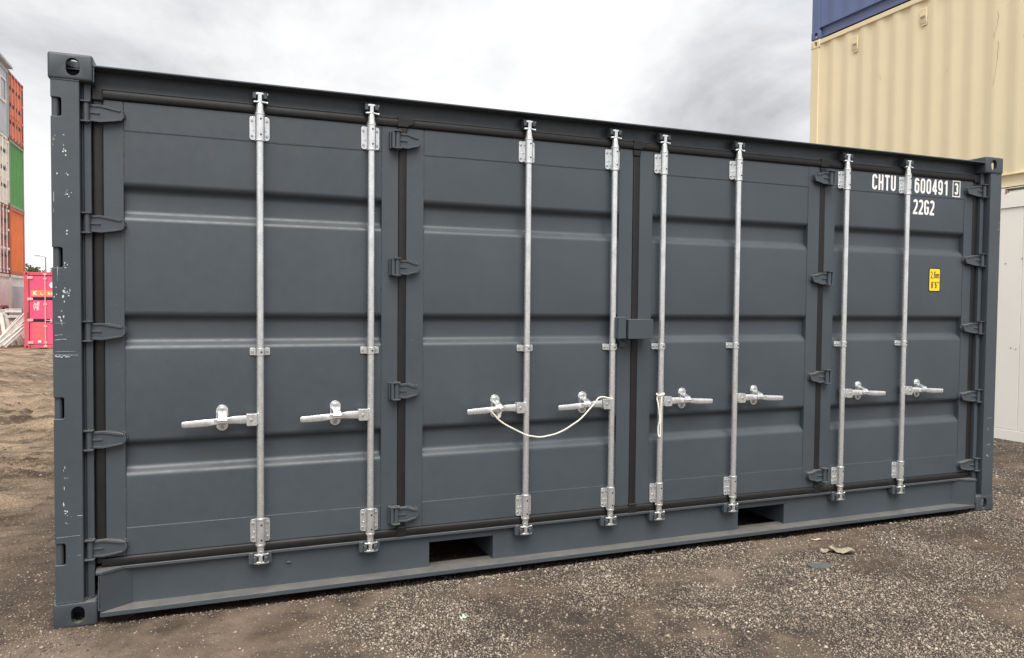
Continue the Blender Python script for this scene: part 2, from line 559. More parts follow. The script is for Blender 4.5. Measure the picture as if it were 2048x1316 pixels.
tone = np.where(rng.random(N) < 0.012, np.minimum(1, tone + 0.4), tone)
at = sm_.attributes.new('tone', 'FLOAT', 'POINT')
at.data.foreach_set('value', np.repeat(tone, 6).astype(np.float32))
s = NT('stone_chippings')
a_ = s.n('ShaderNodeAttribute'); a_.attribute_name = 'tone'
c = s.ramp(a_.outputs['Fac'], [(0.0, (0.06, 0.05, 0.044)), (0.24, (0.15, 0.118, 0.092)), (0.5, (0.32, 0.262, 0.205)), (0.82, (0.50, 0.43, 0.35)), (0.97, (0.64, 0.59, 0.53)), (1.0, (0.74, 0.71, 0.67))])
c = s.mix(s.ramp(s.noise(140, 3), [(0.35, 0.35), (0.65, 0.0)]), c, (0.08, 0.065, 0.05))
sm_.materials.append(s.set(Base_Color=c, Roughness=0.9, Specular_IOR_Level=0.25))
gravel = bpy.data.objects.new('gravel', sm_)
COL.objects.link(gravel)
tag(gravel, 'loose pale and dark stone chippings scattered over the dirt', 'gravel', kind='stuff')

# ------------------------------------------------------------------ corner castings (boolean once, mirrored copies share data)
def casting_mesh():
    def tmp(mb, bev=0, seg=3):
        me = mb.mesh('tmp', M_GREY2)
        if bev:
            bm = bmesh.new(); bm.from_mesh(me)
            bmesh.ops.bevel(bm, geom=bm.edges[:], offset=bev, segments=seg, profile=0.5, affect='EDGES')
            bm.to_mesh(me); bm.free()
        o = bpy.data.objects.new('tmp', me); COL.objects.link(o)
        return o
    body = tmp(MB().box(0, 0.178, 0, 0.162, 0, 0.118), 0.011, 3)
    def stad(u, v, w, h, n=7):
        r = w / 2
        p = []
        for k in range(n + 1):
            a = math.pi * k / n
            p.append((u + r * math.cos(a), v + h / 2 - r + r * math.sin(a)))
        for k in range(n + 1):
            a = math.pi + math.pi * k / n
            p.append((u + r * math.cos(a), v - h / 2 + r + r * math.sin(a)))
        return p
    cuts = [tmp(MB().box(0.026, 0.152, 0.026, 0.136, 0.026, 0.092)),
            tmp(MB().prism(stad(0.099, 0.059, 0.056, 0.079), 'y', -0.02, 0.06)),
            tmp(MB().prism(stad(0.081, 0.059, 0.052, 0.079), 'x', -0.02, 0.06)),
            tmp(MB().prism(stad(0.095, 0.085, 0.060, 0.10), 'z', -0.02, 0.04)),
            tmp(MB().prism(stad(0.095, 0.098, 0.050, 0.07), 'z', 0.08, 0.14))]
    for c in cuts:
        m = body.modifiers.new('b', 'BOOLEAN'); m.operation = 'DIFFERENCE'; m.object = c; m.solver = 'EXACT'
    dg = bpy.context.evaluated_depsgraph_get()
    me = bpy.data.meshes.new_from_object(body.evaluated_get(dg))
    for o in [body] + cuts:
        bpy.data.objects.remove(o)
    return me
CAST = casting_mesh()
_cast_cache = {}
def casting(sx, sy, sz, mat):
    k = (sx, sy, sz, mat.name)
    if k not in _cast_cache:
        me = CAST.copy()
        me.name = 'corner_casting'
        for v in me.vertices:
            v.co = Vector((v.co.x * sx, v.co.y * sy, v.co.z * sz))
        if sx * sy * sz < 0:
            me.flip_normals()
        me.materials.clear(); me.materials.append(mat)
        me.polygons.foreach_set('material_index', [0] * len(me.polygons))
        me.polygons.foreach_set('use_smooth', [True] * len(me.polygons))
        me.set_sharp_from_angle(angle=R(32))
        _cast_cache[k] = me
    return _cast_cache[k]

# ------------------------------------------------------------------ lettering by strokes
def stroke(mb, pts, w, y, closed=False):
    n = len(pts)
    P = [Vector((a, b)) for a, b in pts]
    L, Rr = [], []
    for i in range(n):
        if closed:
            d0 = (P[i] - P[i - 1]).normalized(); d1 = (P[(i + 1) % n] - P[i]).normalized()
        else:
            d0 = (P[i] - P[max(i - 1, 0)]); d1 = (P[min(i + 1, n - 1)] - P[i])
            d0 = d0.normalized() if d0.length > 1e-9 else d1.normalized()
            d1 = d1.normalized() if d1.length > 1e-9 else d0
        t = (d0 + d1).normalized()
        nn = Vector((-t.y, t.x))
        k = w / 2 / max(0.4, nn.dot(Vector((-d0.y, d0.x))))
        L.append(P[i] + nn * k); Rr.append(P[i] - nn * k)
    v = [(p.x, y, p.y) for p in L] + [(p.x, y, p.y) for p in Rr]
    m = n if closed else n - 1
    mb.add(v, [(i, n + i, n + (i + 1) % n, (i + 1) % n) for i in range(m)])

def arc(cx, cz, rx, rz, a0, a1, n=8):
    return [(cx + rx * math.cos(R(a0 + (a1 - a0) * k / n)), cz + rz * math.sin(R(a0 + (a1 - a0) * k / n))) for k in range(n + 1)]

def glyph(ch, w, s):
    """centre-line strokes of a condensed grotesque, cell w x 1, stroke s."""
    a, b, c, d = s / 2, w - s / 2, s / 2, 1 - s / 2
    m, r = (a + b) / 2, (b - a) / 2
    G = {
        'C': [(arc(m, d - r, r, r, -25, 180) + arc(m, c + r, r, r, 180, 385), 0)],
        'H': [([(a, 0), (a, 1)], 0), ([(b, 0), (b, 1)], 0), ([(a, .5), (b, .5)], 0)],
        'T': [([(0, d), (w, d)], 0), ([(m, 0), (m, d)], 0)],
        'U': [([(a, 1)] + arc(m, c + r, r, r, 180, 360) + [(b, 1)], 0)],
        '0': [(arc(m, d - r, r, r, 0, 180) + arc(m, c + r, r, r, 180, 360), 1)],
        '6': [(arc(m, .58 - r * .55, r, r, 0, 180) + arc(m, c + r, r, r, 180, 360), 1), ([(a, .4)] + arc(m, d - r, r, r, 180, 10), 0)],
        '9': [(arc(m, d - r, r, r, 0, 180) + arc(m, .42 + r * .55, r, r, 180, 360), 1), (arc(m, c + r, r, r, 190, 360) + [(b, .6)], 0)],
        '8': [(arc(m, d - r, r, r, 0, 180) + arc(m, .54 + r * .5, r, r * .7, 180, 360), 1), (arc(m, .46 - r * .5, r, r * .7, 0, 180) + arc(m, c + r, r, r, 180, 360), 1)],
        '4': [([(b - s * .35, 0), (b - s * .35, 1)], 0), ([(b - s * .5, d + .02), (a * .6, .27)], 0), ([(a * .4, .25), (w, .25)], 0)],
        '1': [([(m + s * .3, 0), (m + s * .3, 1)], 0), ([(m + s * .2, d), (a, d - .16)], 0)],
        '3': [(arc(m, d - r, r, r, 165, 0) + arc(m, .52 + r * .55, r, r * .6, 0, -90), 0), (arc(m, .5 - r * .6, r, r * .6, 90, 0) + arc(m, c + r, r, r, 0, -165), 0)],
        '2': [(arc(m, d - r, r, r, 170, -15) + [(b - r * .15, .55), (a + s * .1, c + s * .3)], 0), ([(a - s * .5, c), (w * .96, c)], 0)],
        'G': [(arc(m, d - r, r, r, -15, 180) + arc(m, c + r, r, r, 180, 360) + [(b, .5)], 0), ([(m, .48), (w, .48)], 0)],
        'm': [([(a, 0), (a, .62)], 0), ([(a, .45)] + arc(a + (w * .75 - a) * .5, .5, (w * .75 - a) * .5, .1, 180, 0, 5) + [(w * .75, 0)], 0), ([(w * .75, .45)] + arc(w * 1.1, .5, w * .35, .1, 180, 0, 5) + [(w * 1.45, 0)], 0)],
        ',': [([(a, .12), (a * .3, -.14)], 0)],
        "'": [([(a, 1), (a, .72)], 0)],
        'I': [([(m, 0), (m, 1)], 0)],
        'K': [([(a, 0), (a, 1)], 0), ([(a, .42), (b, 1)], 0), ([(a + .12, .5), (b, 0)], 0)],
        'L': [([(a, 1), (a, 0)], 0), ([(a, c), (w, c)], 0)],
        'N': [([(a, 0), (a, 1)], 0), ([(a, 1), (b, 0)], 0), ([(b, 0), (b, 1)], 0)],
        'E': [([(a, 0), (a, 1)], 0), ([(a, c), (w, c)], 0), ([(a, .5), (w * .9, .5)], 0), ([(a, d), (w, d)], 0)],
    }
    return G[ch]

def text(mb, string, x, z, h, w, pitch, s, y):
    """string set at x,z (bottom left), height h, glyph width w*h, pitch*h between starts, stroke s*h"""
    for ch in string:
        if ch != ' ':
            for k, (pts, cl) in enumerate(glyph(ch, w, s)):
                stroke(mb, [(x + a * h, z + b * h) for a, b in pts], s * h, y - 0.00025 * k, cl)
        x += (pitch * (0.55 if ch in ",'" else 1.6 if ch == 'm' else 1)) * h
    return x

# ------------------------------------------------------------------ main container: frame
CT = empty('shipping_container', 'dark grey side-opening shipping container with galvanised locking bars in the foreground', 'container')
L0, W0, H0 = 6.058, 2.438, 2.591
YD = 0.070                     # face of the doors, behind the corner posts
for sx, x in ((1, 0), (-1, L0)):
    for sy, y in ((1, -0.004), (-1, W0)):
        for sz, z in ((1, 0), (-1, H0)):
            inst('corner_casting', casting(sx, sy, sz, M_GREY2), CT, (x, y, z))

slots = [(2.310, 2.392), (1.638, 1.728), (0.958, 1.054), (0.293, 0.390)]
def notched(a, b, cut, z0, z1, sl):
    """outline a..b by z0..z1 with slots cut from the a side to depth 'cut' (counter-clockwise)."""
    p = [(a, z0), (b, z0), (b, z1), (a, z1)]
    for lo, hi in sl:                # from the top down
        p += [(a, hi), (cut - 0.006, hi), (cut, hi - 0.006), (cut, lo + 0.006), (cut - 0.006, lo), (a, lo)]
    return p
def corner_post(mirror):
    mb = MB()
    z0, z1 = 0.116, 2.475
    sl = [] if mirror else slots
    mb.prism(notched(0.010, 0.123, 0.052, z0, z1, sl), 'y', 0.0, 0.008)             # front plate
    mb.prism(notched(0.008, 0.150, 0.056, z0, z1, sl), 'x', 0.010, 0.018)           # end plate (y,z)
    mb.box(0.115, 0.123, 0.008, 0.055, z0, z1)                                      # return of the front plate
    mb.prism([(0.123, 0.052), (0.133, 0.052), (0.1345, 0.040), (0.163, 0.044), (0.163, 0.150), (0.123, 0.150)], 'z', z0, z1)
    mb.box(0.018, 0.123, 0.142, 0.150, z0, z1)
    if not mirror:
        for lo, hi in slots:
            mb.tube([(0.0265, 0.026, lo - 0.02), (0.0265, 0.026, hi + 0.02)], 0.0165, 12)
    if mirror:
        mb.v = [(L0 - x, y, z) for x, y, z in mb.v]
        mb.f = [tuple(reversed(f)) for f in mb.f]
    return mb.build('corner_post', M_GREY, CT, bevel=0.0035, seg=3)
post_l = corner_post(False)
post_r = corner_post(True)
for x0 in (0.010, L0 - 0.16):
    MB().box(x0, x0 + 0.15, W0 - 0.15, W0 - 0.01, 0.116, 2.475).build('corner_post', M_GREY, CT, bevel=0.01)

# paint scuffs and chips on the posts
def scuff(parent, spots, y):
    mb = MB()
    for k, (x, z, w, h, dens) in enumerate(spots):
        for j in range(int(dens * 0.38) + 1):
            cx, cz = x + random.gauss(0, w * 0.35), z + random.gauss(0, h * 0.35)
            ww, hh = w * random.uniform(0.12, 0.75), h * random.uniform(0.12, 0.65)
            n = 7
            pts = []
            for q in range(n):
                a = 2 * math.pi * q / n
                rr = random.uniform(0.35, 1.0)
                pts.append((min(0.121, max(0.012, cx + ww * 0.5 * rr * math.cos(a))) if parent is post_l else min(6.046, cx + ww * 0.5 * rr * math.cos(a)),
                            y - 0.0002 * (k % 7) - 0.00003 * j, cz + hh * 0.5 * rr * math.sin(a)))
            mb.add(pts, [tuple(range(n))])
    return tag(mb.build('paint_scuff', M_SCUFF, parent), kind='stuff')
M_SCUFF = flat('scraped_primer', (0.50, 0.52, 0.53), 0.6, 0, 0.4, 180, 0.35)
scuff(post_l, [(0.058, 2.222, .012, .03, 3), (0.058, 2.183, .016, .02, 5), (0.060, 2.154, .020, .022, 12), (0.067, 2.055, .018, .02, 12),
               (0.072, 1.975, .020, .022, 14), (0.064, 1.792, .016, .022, 10), (0.067, 1.654, .014, .03, 8), (0.064, 1.522, .026, .04, 18), (0.060, 1.50, .02, .05, 8),
               (0.047, 1.437, .024, .05, 10), (0.050, 1.41, .014, .07, 6), (0.020, 2.21, .004, .06, 3), (0.026, 2.205, .004, .05, 3), (0.033, 2.06, .01, .03, 4),
               (0.022, 1.87, .004, .12, 4), (0.024, 1.52, .01, .04, 7), (0.03, 1.60, .006, .10, 5), (0.025, 1.25, .03, .01, 6),
               (0.049, 0.742, .008, .05, 5), (0.048, 0.691, .03, .008, 9), (0.048, 0.647, .008, .04, 6), (0.047, 0.568, .010, .03, 7), (0.060, 0.523, .016, .02, 8),
               (0.100, 0.513, .05, .006, 9), (0.059, 0.483, .02, .006, 5), (0.08, 0.33, .05, .004, 4)], -0.0006)
def long_scratch(parent, lines, y, mat=None):
    mb = MB()
    for k, (x0, z0, x1, z1, t) in enumerate(lines):
        n = 14
        pts = []
        for i in range(n + 1):
            u = i / n
            pts.append((x0 + (x1 - x0) * u, z0 + (z1 - z0) * u + random.gauss(0, t * 0.4)))
        up_ = [(px, y - 0.0001 * k, pz + t * random.uniform(0.1, 0.7)) for px, pz in pts]
        dn_ = [(px, y - 0.0001 * k, pz - t * random.uniform(0.1, 0.7)) for px, pz in pts]
        mb.add(up_ + dn_, [(i, n + 1 + i, n + 2 + i, i + 1) for i in range(n)])
    return tag(mb.build('paint_scuff', mat or M_SCUFF, parent), kind='stuff')
long_scratch(post_l, [(0.018, 1.314, 0.065, 1.318, .0022), (0.018, 1.335, 0.05, 1.338, .0016), (0.018, 1.240, 0.078, 1.238, .005), (0.02, 1.262, 0.10, 1.262, .0012),
                      (0.018, 1.247, 0.11, 1.245, .0015), (0.018, 1.39, 0.06, 1.388, .001), (0.016, 0.42, 0.11, 0.424, .0012)], -0.0024)
scuff(post_r, [(6.036, 2.122, .012, .02, 8), (6.034, 2.071, .022, .012, 12), (6.04, 2.2, .006, .06, 4), (6.04, 1.94, .006, .04, 3), (6.038, 1.04, .012, .008, 4), (6.03, 0.85, .008, .01, 3),
               (5.979, 0.60, .006, .09, 4), (5.988, 0.48, .02, .02, 4), (5.985, 0.40, .02, .03, 3)], -0.0006)
long_scratch(post_r, [(5.962, 0.688, 6.015, 0.690, .0016), (5.968, 0.492, 6.00, 0.495, .0018), (6.0, 0.42, 6.03, 0.44, .001)], -0.0024)

# top side rail: lip over a recessed web
tr = MB()
tr.box(0.164, L0 - 0.164, 0.090, 0.10, 2.462, 2.551)
tr.prism([(0.002, 2.543), (0.10, 2.5435), (0.10, 2.551), (0.002, 2.551)], 'x', 0.178, L0 - 0.178)
tr.box(0.164, L0 - 0.164, 0.0705, 0.10, 2.4625, 2.4675)
tr.build('top_side_rail', M_GREY, CT, bevel=0.002, seg=2)
# bottom side rail: flange, web with two fork pockets, lip under the doors
br = MB()
br.prism([(0.186, 0.0), (L0 - 0.186, 0.0), (L0 - 0.316, 0.100), (0.316, 0.100)], 'z', 0.031, 0.054)
forks = [(1.775, 2.145), (3.828, 4.198)]
x = 0.316
for a, b in forks + [(L0 - 0.316, None)]:
    br.box(x, a, 0.090, 0.098, 0.054, 0.2285)
    if b:
        br.box(a, b, 0.090, 0.098, 0.186, 0.2285)
        x = b
br.box(0.166, L0 - 0.166, 0.058, 0.099, 0.2285, 0.2425)
for m in (0, 1):
    q = [(0.186, 0.006), (0.192, 0.002), (0.318, 0.0895), (0.316, 0.097)]
    if m:
        q = [(L0 - a, b) for a, b in reversed(q)]
    br.prism(q, 'z', 0.0545, 0.228)
    q = [(0.166, 0.058), (0.170, 0.004), (0.196, -0.001), (0.285, 0.0575)]
    if m:
        q = [(L0 - a, b) for a, b in reversed(q)]
    br.prism(q, 'z', 0.2285, 0.2425)
br.box(1.022, 1.046, 0.078, 0.090, 0.163, 0.169)
br.build('bottom_side_rail', M_GREY, CT, bevel=0.0022, seg=2)
for a, b in forks:
    fp = MB()
    fp.box(a - 0.006, a, 0.0985, 2.3, 0.05, 0.195)
    fp.box(b, b + 0.006, 0.0985, 2.3, 0.05, 0.195)
    fp.box(a, b, 0.0985, 2.3, 0.186, 0.195)
    fp.box(a, b, 0.1005, 0.15, 0.040, 0.0535)
    fp.build('fork_pocket', M_GREY2, CT)
# the rest of the shell
MB().box(0.178, L0 - 0.178, W0 - 0.06, W0 - 0.02, 0.0, 0.16).build('bottom_side_rail', M_GREY, CT, bevel=0.003)
MB().box(0.178, L0 - 0.178, W0 - 0.07, W0 - 0.01, 2.50, 2.56).build('top_side_rail', M_GREY, CT, bevel=0.003)
MB().box(0.1, L0 - 0.1, 0.101, W0 - 0.03, 0.205, 0.228).build('floor', M_WOOD, CT)
MB().box(0.05, L0 - 0.05, 0.10, W0 - 0.07, 2.548, 2.552).build('roof', M_GREY, CT)
def corr_prof(lo, hi, pitch=0.278, depth=0.036, a=0.072, sl=0.068):
    """trapezoid corrugation: list of (u, depth offset)"""
    n = max(1, int(round((hi - lo) / pitch)))
    p = (hi - lo) / n
    k = p / 0.278
    pts = [(lo, 0)]
    for i in range(n):
        u = lo + i * p
        for du, dd in ((a / 2 * k, 0), ((a / 2 + sl) * k, depth), ((a / 2 + sl + a) * k, depth), ((a / 2 + 2 * sl + a) * k, 0)):
            pts.append((u + du, dd))
    pts.append((hi, 0))
    return pts
MB().sheet([(u, W0 - 0.02 - d) for u, d in corr_prof(0.16, L0 - 0.16)], 'z', 0.16, 2.50).build('side_wall', M_GREY, CT, bevel=0.006)
for xx, sg in ((0.02, 1), (L0 - 0.02, -1)):
    MB().sheet([(xx + sg * d, u) for u, d in corr_prof(0.15, W0 - 0.15)], 'z', 0.15, 2.5).build('end_wall', M_GREY, CT, bevel=0.006)
    MB().box(xx - 0.01, xx + 0.04 if sg > 0 else xx + 0.01, 0.162, W0 - 0.162, 0.0, 0.15).build('end_sill', M_GREY, CT, bevel=0.004)
    MB().box(xx - 0.01, xx + 0.04 if sg > 0 else xx + 0.01, 0.162, W0 - 0.162, 2.49, 2.56).build('end_header', M_GREY, CT, bevel=0.004)

# welds at the posts
def bead(mb, p0, p1, r=0.003, step=0.008, jit=0.5):
    p0, p1 = Vector(p0), Vector(p1)
    n = max(2, int((p1 - p0).length / step))
    pts, rr = [], []
    base = random.random() * 9
    for i in range(n + 1):
        u = i / n
        pts.append(p0.lerp(p1, u) + Vector((random.gauss(0, r * .25), 0, random.gauss(0, r * .25))))
        g = 0.55 + 0.45 * math.sin(base + i * 0.13) * math.sin(base * 2 + i * 0.041)
        rr.append(r * (0.35 + g * 0.8) * random.uniform(1 - jit * .5, 1 + jit * .4))
    mb.tube(pts, rr, 5)
wb = MB()
for m in (0, 1):
    X = (lambda v: L0 - v) if m else (lambda v: v)
    bead(wb, (X(0.1835), 0.004, 0.062), (X(0.1835), 0.004, 0.225), 0.0045)
    bead(wb, (X(0.014), -0.001, 0.1185), (X(0.122), -0.001, 0.1185), 0.0045)
    bead(wb, (X(0.122), -0.001, 0.1185), (X(0.165), 0.045, 0.121), 0.007)
    bead(wb, (X(0.014), -0.001, 2.4725), (X(0.122), -0.001, 2.4725), 0.003)
    bead(wb, (X(0.18), 0.006, 2.475), (X(0.18), 0.006, 2.54), 0.003)
for a, b in ((0.316, 1.77), (2.15, 3.823), (4.203, 5.742)):
    bead(wb, (a, 0.0895, 0.0555), (b, 0.0895, 0.0555), 0.003, 0.012)
tag(wb.build('weld_bead', M_WELD, CT, smooth=True), kind='stuff')

# ------------------------------------------------------------------ doors
RIBS = [(2.034, 1.878), (1.430, 1.275), (0.829, 0.672)]
doors_def = [  # x0, x1, panel0, panel1, rods, handle side
    (0.2085, 1.590, 0.292, 1.502, (0.894, 1.440), -1),
    (1.633, 3.006, 1.728, 2.914, (2.318, 2.862), -1),
    (3.052, 4.425, 3.144, 4.330, (3.196, 3.740), 1),
    (4.468, 5.8495, 4.556, 5.766, (4.618, 5.164), 1)]
DZ0, DZ1, SZ0, SZ1 = 0.2865, 2.417, 0.420, 2.282

def panel_profile():
    y0 = YD + 0.0035
    p = [(y0, SZ1 + 0.002)]
    for t, b in RIBS:
        p += [(y0, t), (y0 + 0.036, t - 0.026), (y0 + 0.036, b + 0.026), (y0, b)]
    p.append((y0, SZ0 - 0.002))
    return p

def round_profile(p, r, n=4):
    """round the corners of an open 2D polyline with small arcs (quadratic blend)."""
    out = [p[0]]
    for i in range(1, len(p) - 1):
        a, b, c = Vector(p[i - 1]), Vector(p[i]), Vector(p[i + 1])
        k0 = min(r, (a - b).length * 0.45); k1 = min(r, (c - b).length * 0.45)
        s0 = b + (a - b).normalized() * k0; s1 = b + (c - b).normalized() * k1
        for k in range(n + 1):
            u = k / n
            q = s0 * (1 - u) ** 2 + b * (2 * u * (1 - u)) + s1 * u * u
            out.append((q.x, q.y))
    out.append(p[-1])
    return out

# rod hardware, built about the rod axis (x = 0, y = 0 on the rod) and shared
YR = 0.034
def bolt(mb, x, y, z, r=0.0075, h=0.006):
    mb.mat(2).tube([(x, y, z), (x, y - h, z)], [r, r * 0.92], 6)
    mb.mat(0)
def bracket_mesh():
    mb = MB()
    yb = YD - YR
    mb.prism(rrect(-0.047, 0.047, -0.058, 0.058, 0.013), 'y', yb - 0.0060, yb - 0.0005)
    mb.tube([(0, 0, -0.060), (0, 0, 0.060)], 0.0228, 20)
    mb.box(-0.0225, 0.0225, 0.004, yb - 0.004, -0.056, 0.056)
    for z in (-0.064, 0.064):
        mb.tube([(0, 0, z - 0.006), (0, 0, z - 0.004), (0, 0, z + 0.004), (0, 0, z + 0.006)], [0.0215, 0.0242, 0.0242, 0.0215], 20)
    for sx in (-1, 1):
        for sz in (-1, 1):
            bolt(mb, sx * 0.0355, yb - 0.0055, sz * 0.037)
        mb.tube([(sx * 0.029, yb - 0.006, -0.008), (sx * 0.029, yb - 0.010, -0.008)], 0.004, 8)
    mb.mat(1)  # black discs painted as the darkness inside holes
    for z in (-0.038, 0.038):
        mb.tube([(0.003, -0.0215, z), (0.003, -0.0232, z)], 0.0052, 10)
    return mb.mesh('rod_bracket', [M_GALV, M_BLACK, M_BOLT], True)
def guide_mesh():
    mb = MB()
    yb = YD - YR
    for sx in (-1, 1):
        mb.prism(rrect(min(sx * 0.018, sx * 0.048), max(sx * 0.018, sx * 0.048), -0.018, 0.018, 0.006), 'y', yb - 0.005, yb + 0.0025)
        bolt(mb, sx * 0.036, yb - 0.0045, 0.0, 0.008, 0.006)
        mb.box(min(sx * 0.019, sx * 0.0225), max(sx * 0.019, sx * 0.0225), 0.0, yb, -0.018, 0.018)
    prof = [(math.cos(R(a)) * 0.0222, -math.sin(R(a)) * 0.0222) for a in range(-10, 191, 20)]
    inn = [(math.cos(R(a)) * 0.0180, -math.sin(R(a)) * 0.0180) for a in range(190, -11, -20)]
    mb.prism(prof + inn, 'z', -0.018, 0.018)
    mb.mat(1)  # dark disc standing in for a shaded hole
    mb.tube([(0.004, -0.021, 0), (0.004, -0.0228, 0)], 0.005, 10)
    return mb.mesh('rod_guide', [M_GALV, M_BLACK, M_BOLT], True)
def cam_mesh(s):
    """cam head; s=+1 at the top of the rod, -1 at the bottom; origin at the rod end."""
    mb = MB()
    z = lambda a, b: (min(s * a, s * b), max(s * a, s * b))
    mb.tube([(0, 0, -0.01 * s), (0, 0, 0.034 * s)], 0.0175, 16)
    mb.tube([(0, 0, 0.004 * s), (0, 0, 0.013 * s)], 0.0205, 16)
    mb.tube([(0, 0, 0.034 * s), (0, 0, 0.052 * s)], [0.0175, 0.013], 14)
    lo, hi = z(0.050, 0.058)
    mb.prism([(-0.030, -0.008), (-0.012, -0.016), (0.014, -0.014), (0.034, -0.004), (0.032, 0.004), (0.012, 0.014), (-0.014, 0.014), (-0.032, 0.004)], 'z', lo, hi)
    lo, hi = z(0.056, 0.095)
    mb.prism([(-0.010, -0.014), (0.008, -0.016), (0.012, 0.006), (-0.008, 0.012)], 'z', lo, hi)
    lo, hi = z(0.088, 0.098)
    mb.prism([(-0.033, -0.006), (-0.010, -0.015), (0.010, -0.016), (0.037, -0.010), (0.040, -0.002), (0.012, 0.012), (-0.014, 0.012), (-0.030, 0.004)], 'z', lo, hi)
    mb.tube([(0.030, -0.006, s * 0.054), (0.037, -0.007, s * 0.050)], [0.005, 0.006], 8)
    return mb.mesh('rod_cam', M_GALV, True)
def handle_mesh(s):
    """handle bar with its hub, pointing to side s from the rod axis; z = 0 at hub centre."""
    mb = MB()
    X = lambda a, b: (min(s * a, s * b), max(s * a, s * b))
    x0, x1 = X(0.0165, 0.066)
    mb.prism(rrect(x0, x1, -0.029, 0.029, 0.006, 3), 'y', -0.027, -0.018)
    mb.prism(rrect(x0, x1, -0.029, 0.029, 0.006, 3), 'y', 0.012, 0.019)
    mb.box(x0, X(0.0165, 0.024)[1] if s > 0 else x1, -0.018, 0.012, -0.028, 0.028) if s > 0 else mb.box(-0.024, -0.0165, -0.018, 0.012, -0.028, 0.028)
    mb.box(x0, x1, -0.018, 0.012, 0.021, 0.029)
    xp = s * 0.044
    mb.mat(1).tube([(xp, -0.0268, 0), (xp, -0.031, 0)], [0.0085, 0.007], 10)
    mb.mat(0)
    mb.tube([(xp, 0.025, 0), (xp, -0.0285, 0)], 0.0045, 8)
    # bar: swept section, flattened and twisted at the catch, dropping a little to the tip
    st = [(0.030, -0.004, 0.0, .006, .0165), (0.085, -0.005, 0.001, .006, .0165), (0.120, -0.007, 0.002, .007, .0155), (0.150, -0.012, 0.001, .011, .0125), (0.182, -0.016, 0.000, .012, .012),
          (0.215, -0.018, -0.002, .011, .0125), (0.245, -0.020, -0.005, .0075, .014), (0.290, -0.023, -0.007, .0065, .0135), (0.350, -0.026, -0.009, .006, .012), (0.358, -0.0265, -0.0092, .004, .009)]
    ring = []
    for x, y, zz, hy, hz in st:
        c = 0.80
        ring.append([(s * x, y + a * hy, zz + b * hz * 1.18) for a, b in ((-1, -c), (-c, -1), (c, -1), (1, -c), (1, c), (c, 1), (-c, 1), (-1, c))])
    v = [p for q in ring for p in q]
    f = []
    for i in range(len(ring) - 1):
        for k in range(8):
            q = (i * 8 + k, i * 8 + (k + 1) % 8, (i + 1) * 8 + (k + 1) % 8, (i + 1) * 8 + k)
            f.append(q if s > 0 else tuple(reversed(q)))
    f.append(tuple(range(8)) if s < 0 else tuple(reversed(range(8))))
    e_ = (len(ring) - 1) * 8
    f.append(tuple(range(e_, e_ + 8)) if s > 0 else tuple(reversed(range(e_, e_ + 8))))
    mb.add(v, f)
    return mb.mesh('rod_handle', [M_GALV, M_BOLT], True)
def catch_mesh():
    mb = MB()
    yb = YD - YR + 0.0035
    mb.prism(rrect(-0.0275, 0.0275, -0.061, 0.066, 0.0265, 6), 'y', yb - 0.006, yb - 0.0005)
    mb.prism(rrect(-0.017, 0.017, 0.004, 0.057, 0.015, 5), 'y', yb - 0.013, yb - 0.006)
    bolt(mb, 0, yb - 0.013, 0.045, 0.0095, 0.006)
    bolt(mb, 0, yb - 0.006, -0.043, 0.0095, 0.006)
    # hook over the bar, with its drop tongue
    mb.prism([(yb - 0.006, 0.034), (yb - 0.030, 0.030), (-0.030, 0.018), (-0.036, 0.004), (-0.036, -0.014), (-0.030, -0.019), (-0.0285, 0.002), (-0.018, 0.0150), (yb - 0.02, 0.0195), (yb - 0.006, 0.018)], 'x', -0.019, 0.019)
    mb.prism([(yb - 0.006, -0.022), (yb - 0.030, -0.0175), (-0.006, -0.0165), (-0.010, -0.024), (yb - 0.026, -0.027), (yb - 0.006, -0.032)], 'x', -0.015, 0.015)
    mb.box(-0.028, -0.0235, yb - 0.030, yb - 0.004, -0.012, 0.036)
    mb.tube([(-0.022, -0.033, -0.001), (0.022, -0.033, -0.001)], 0.0075, 10)
    return mb.mesh('handle_catch', [M_GALV, M_BLACK, M_BOLT], True)
def rod_mesh(z0, z1):
    mb = MB()
    mb.tube([(0, 0, z0), (0, 0, z1)], 0.0175, 20)
    return mb.mesh('locking_rod', M_GALV, True)
ME_BR, ME_GU, ME_CT, ME_CB = bracket_mesh(), guide_mesh(), cam_mesh(1), cam_mesh(-1)
ME_H = {-1: handle_mesh(-1), 1: handle_mesh(1)}
ME_CA = catch_mesh()
ME_ROD = rod_mesh(0.290, 2.412)
for me in (ME_BR, ME_GU, ME_CT, ME_CB, ME_H[1], ME_H[-1], ME_CA, ME_ROD):
    me.set_sharp_from_angle(angle=R(38))

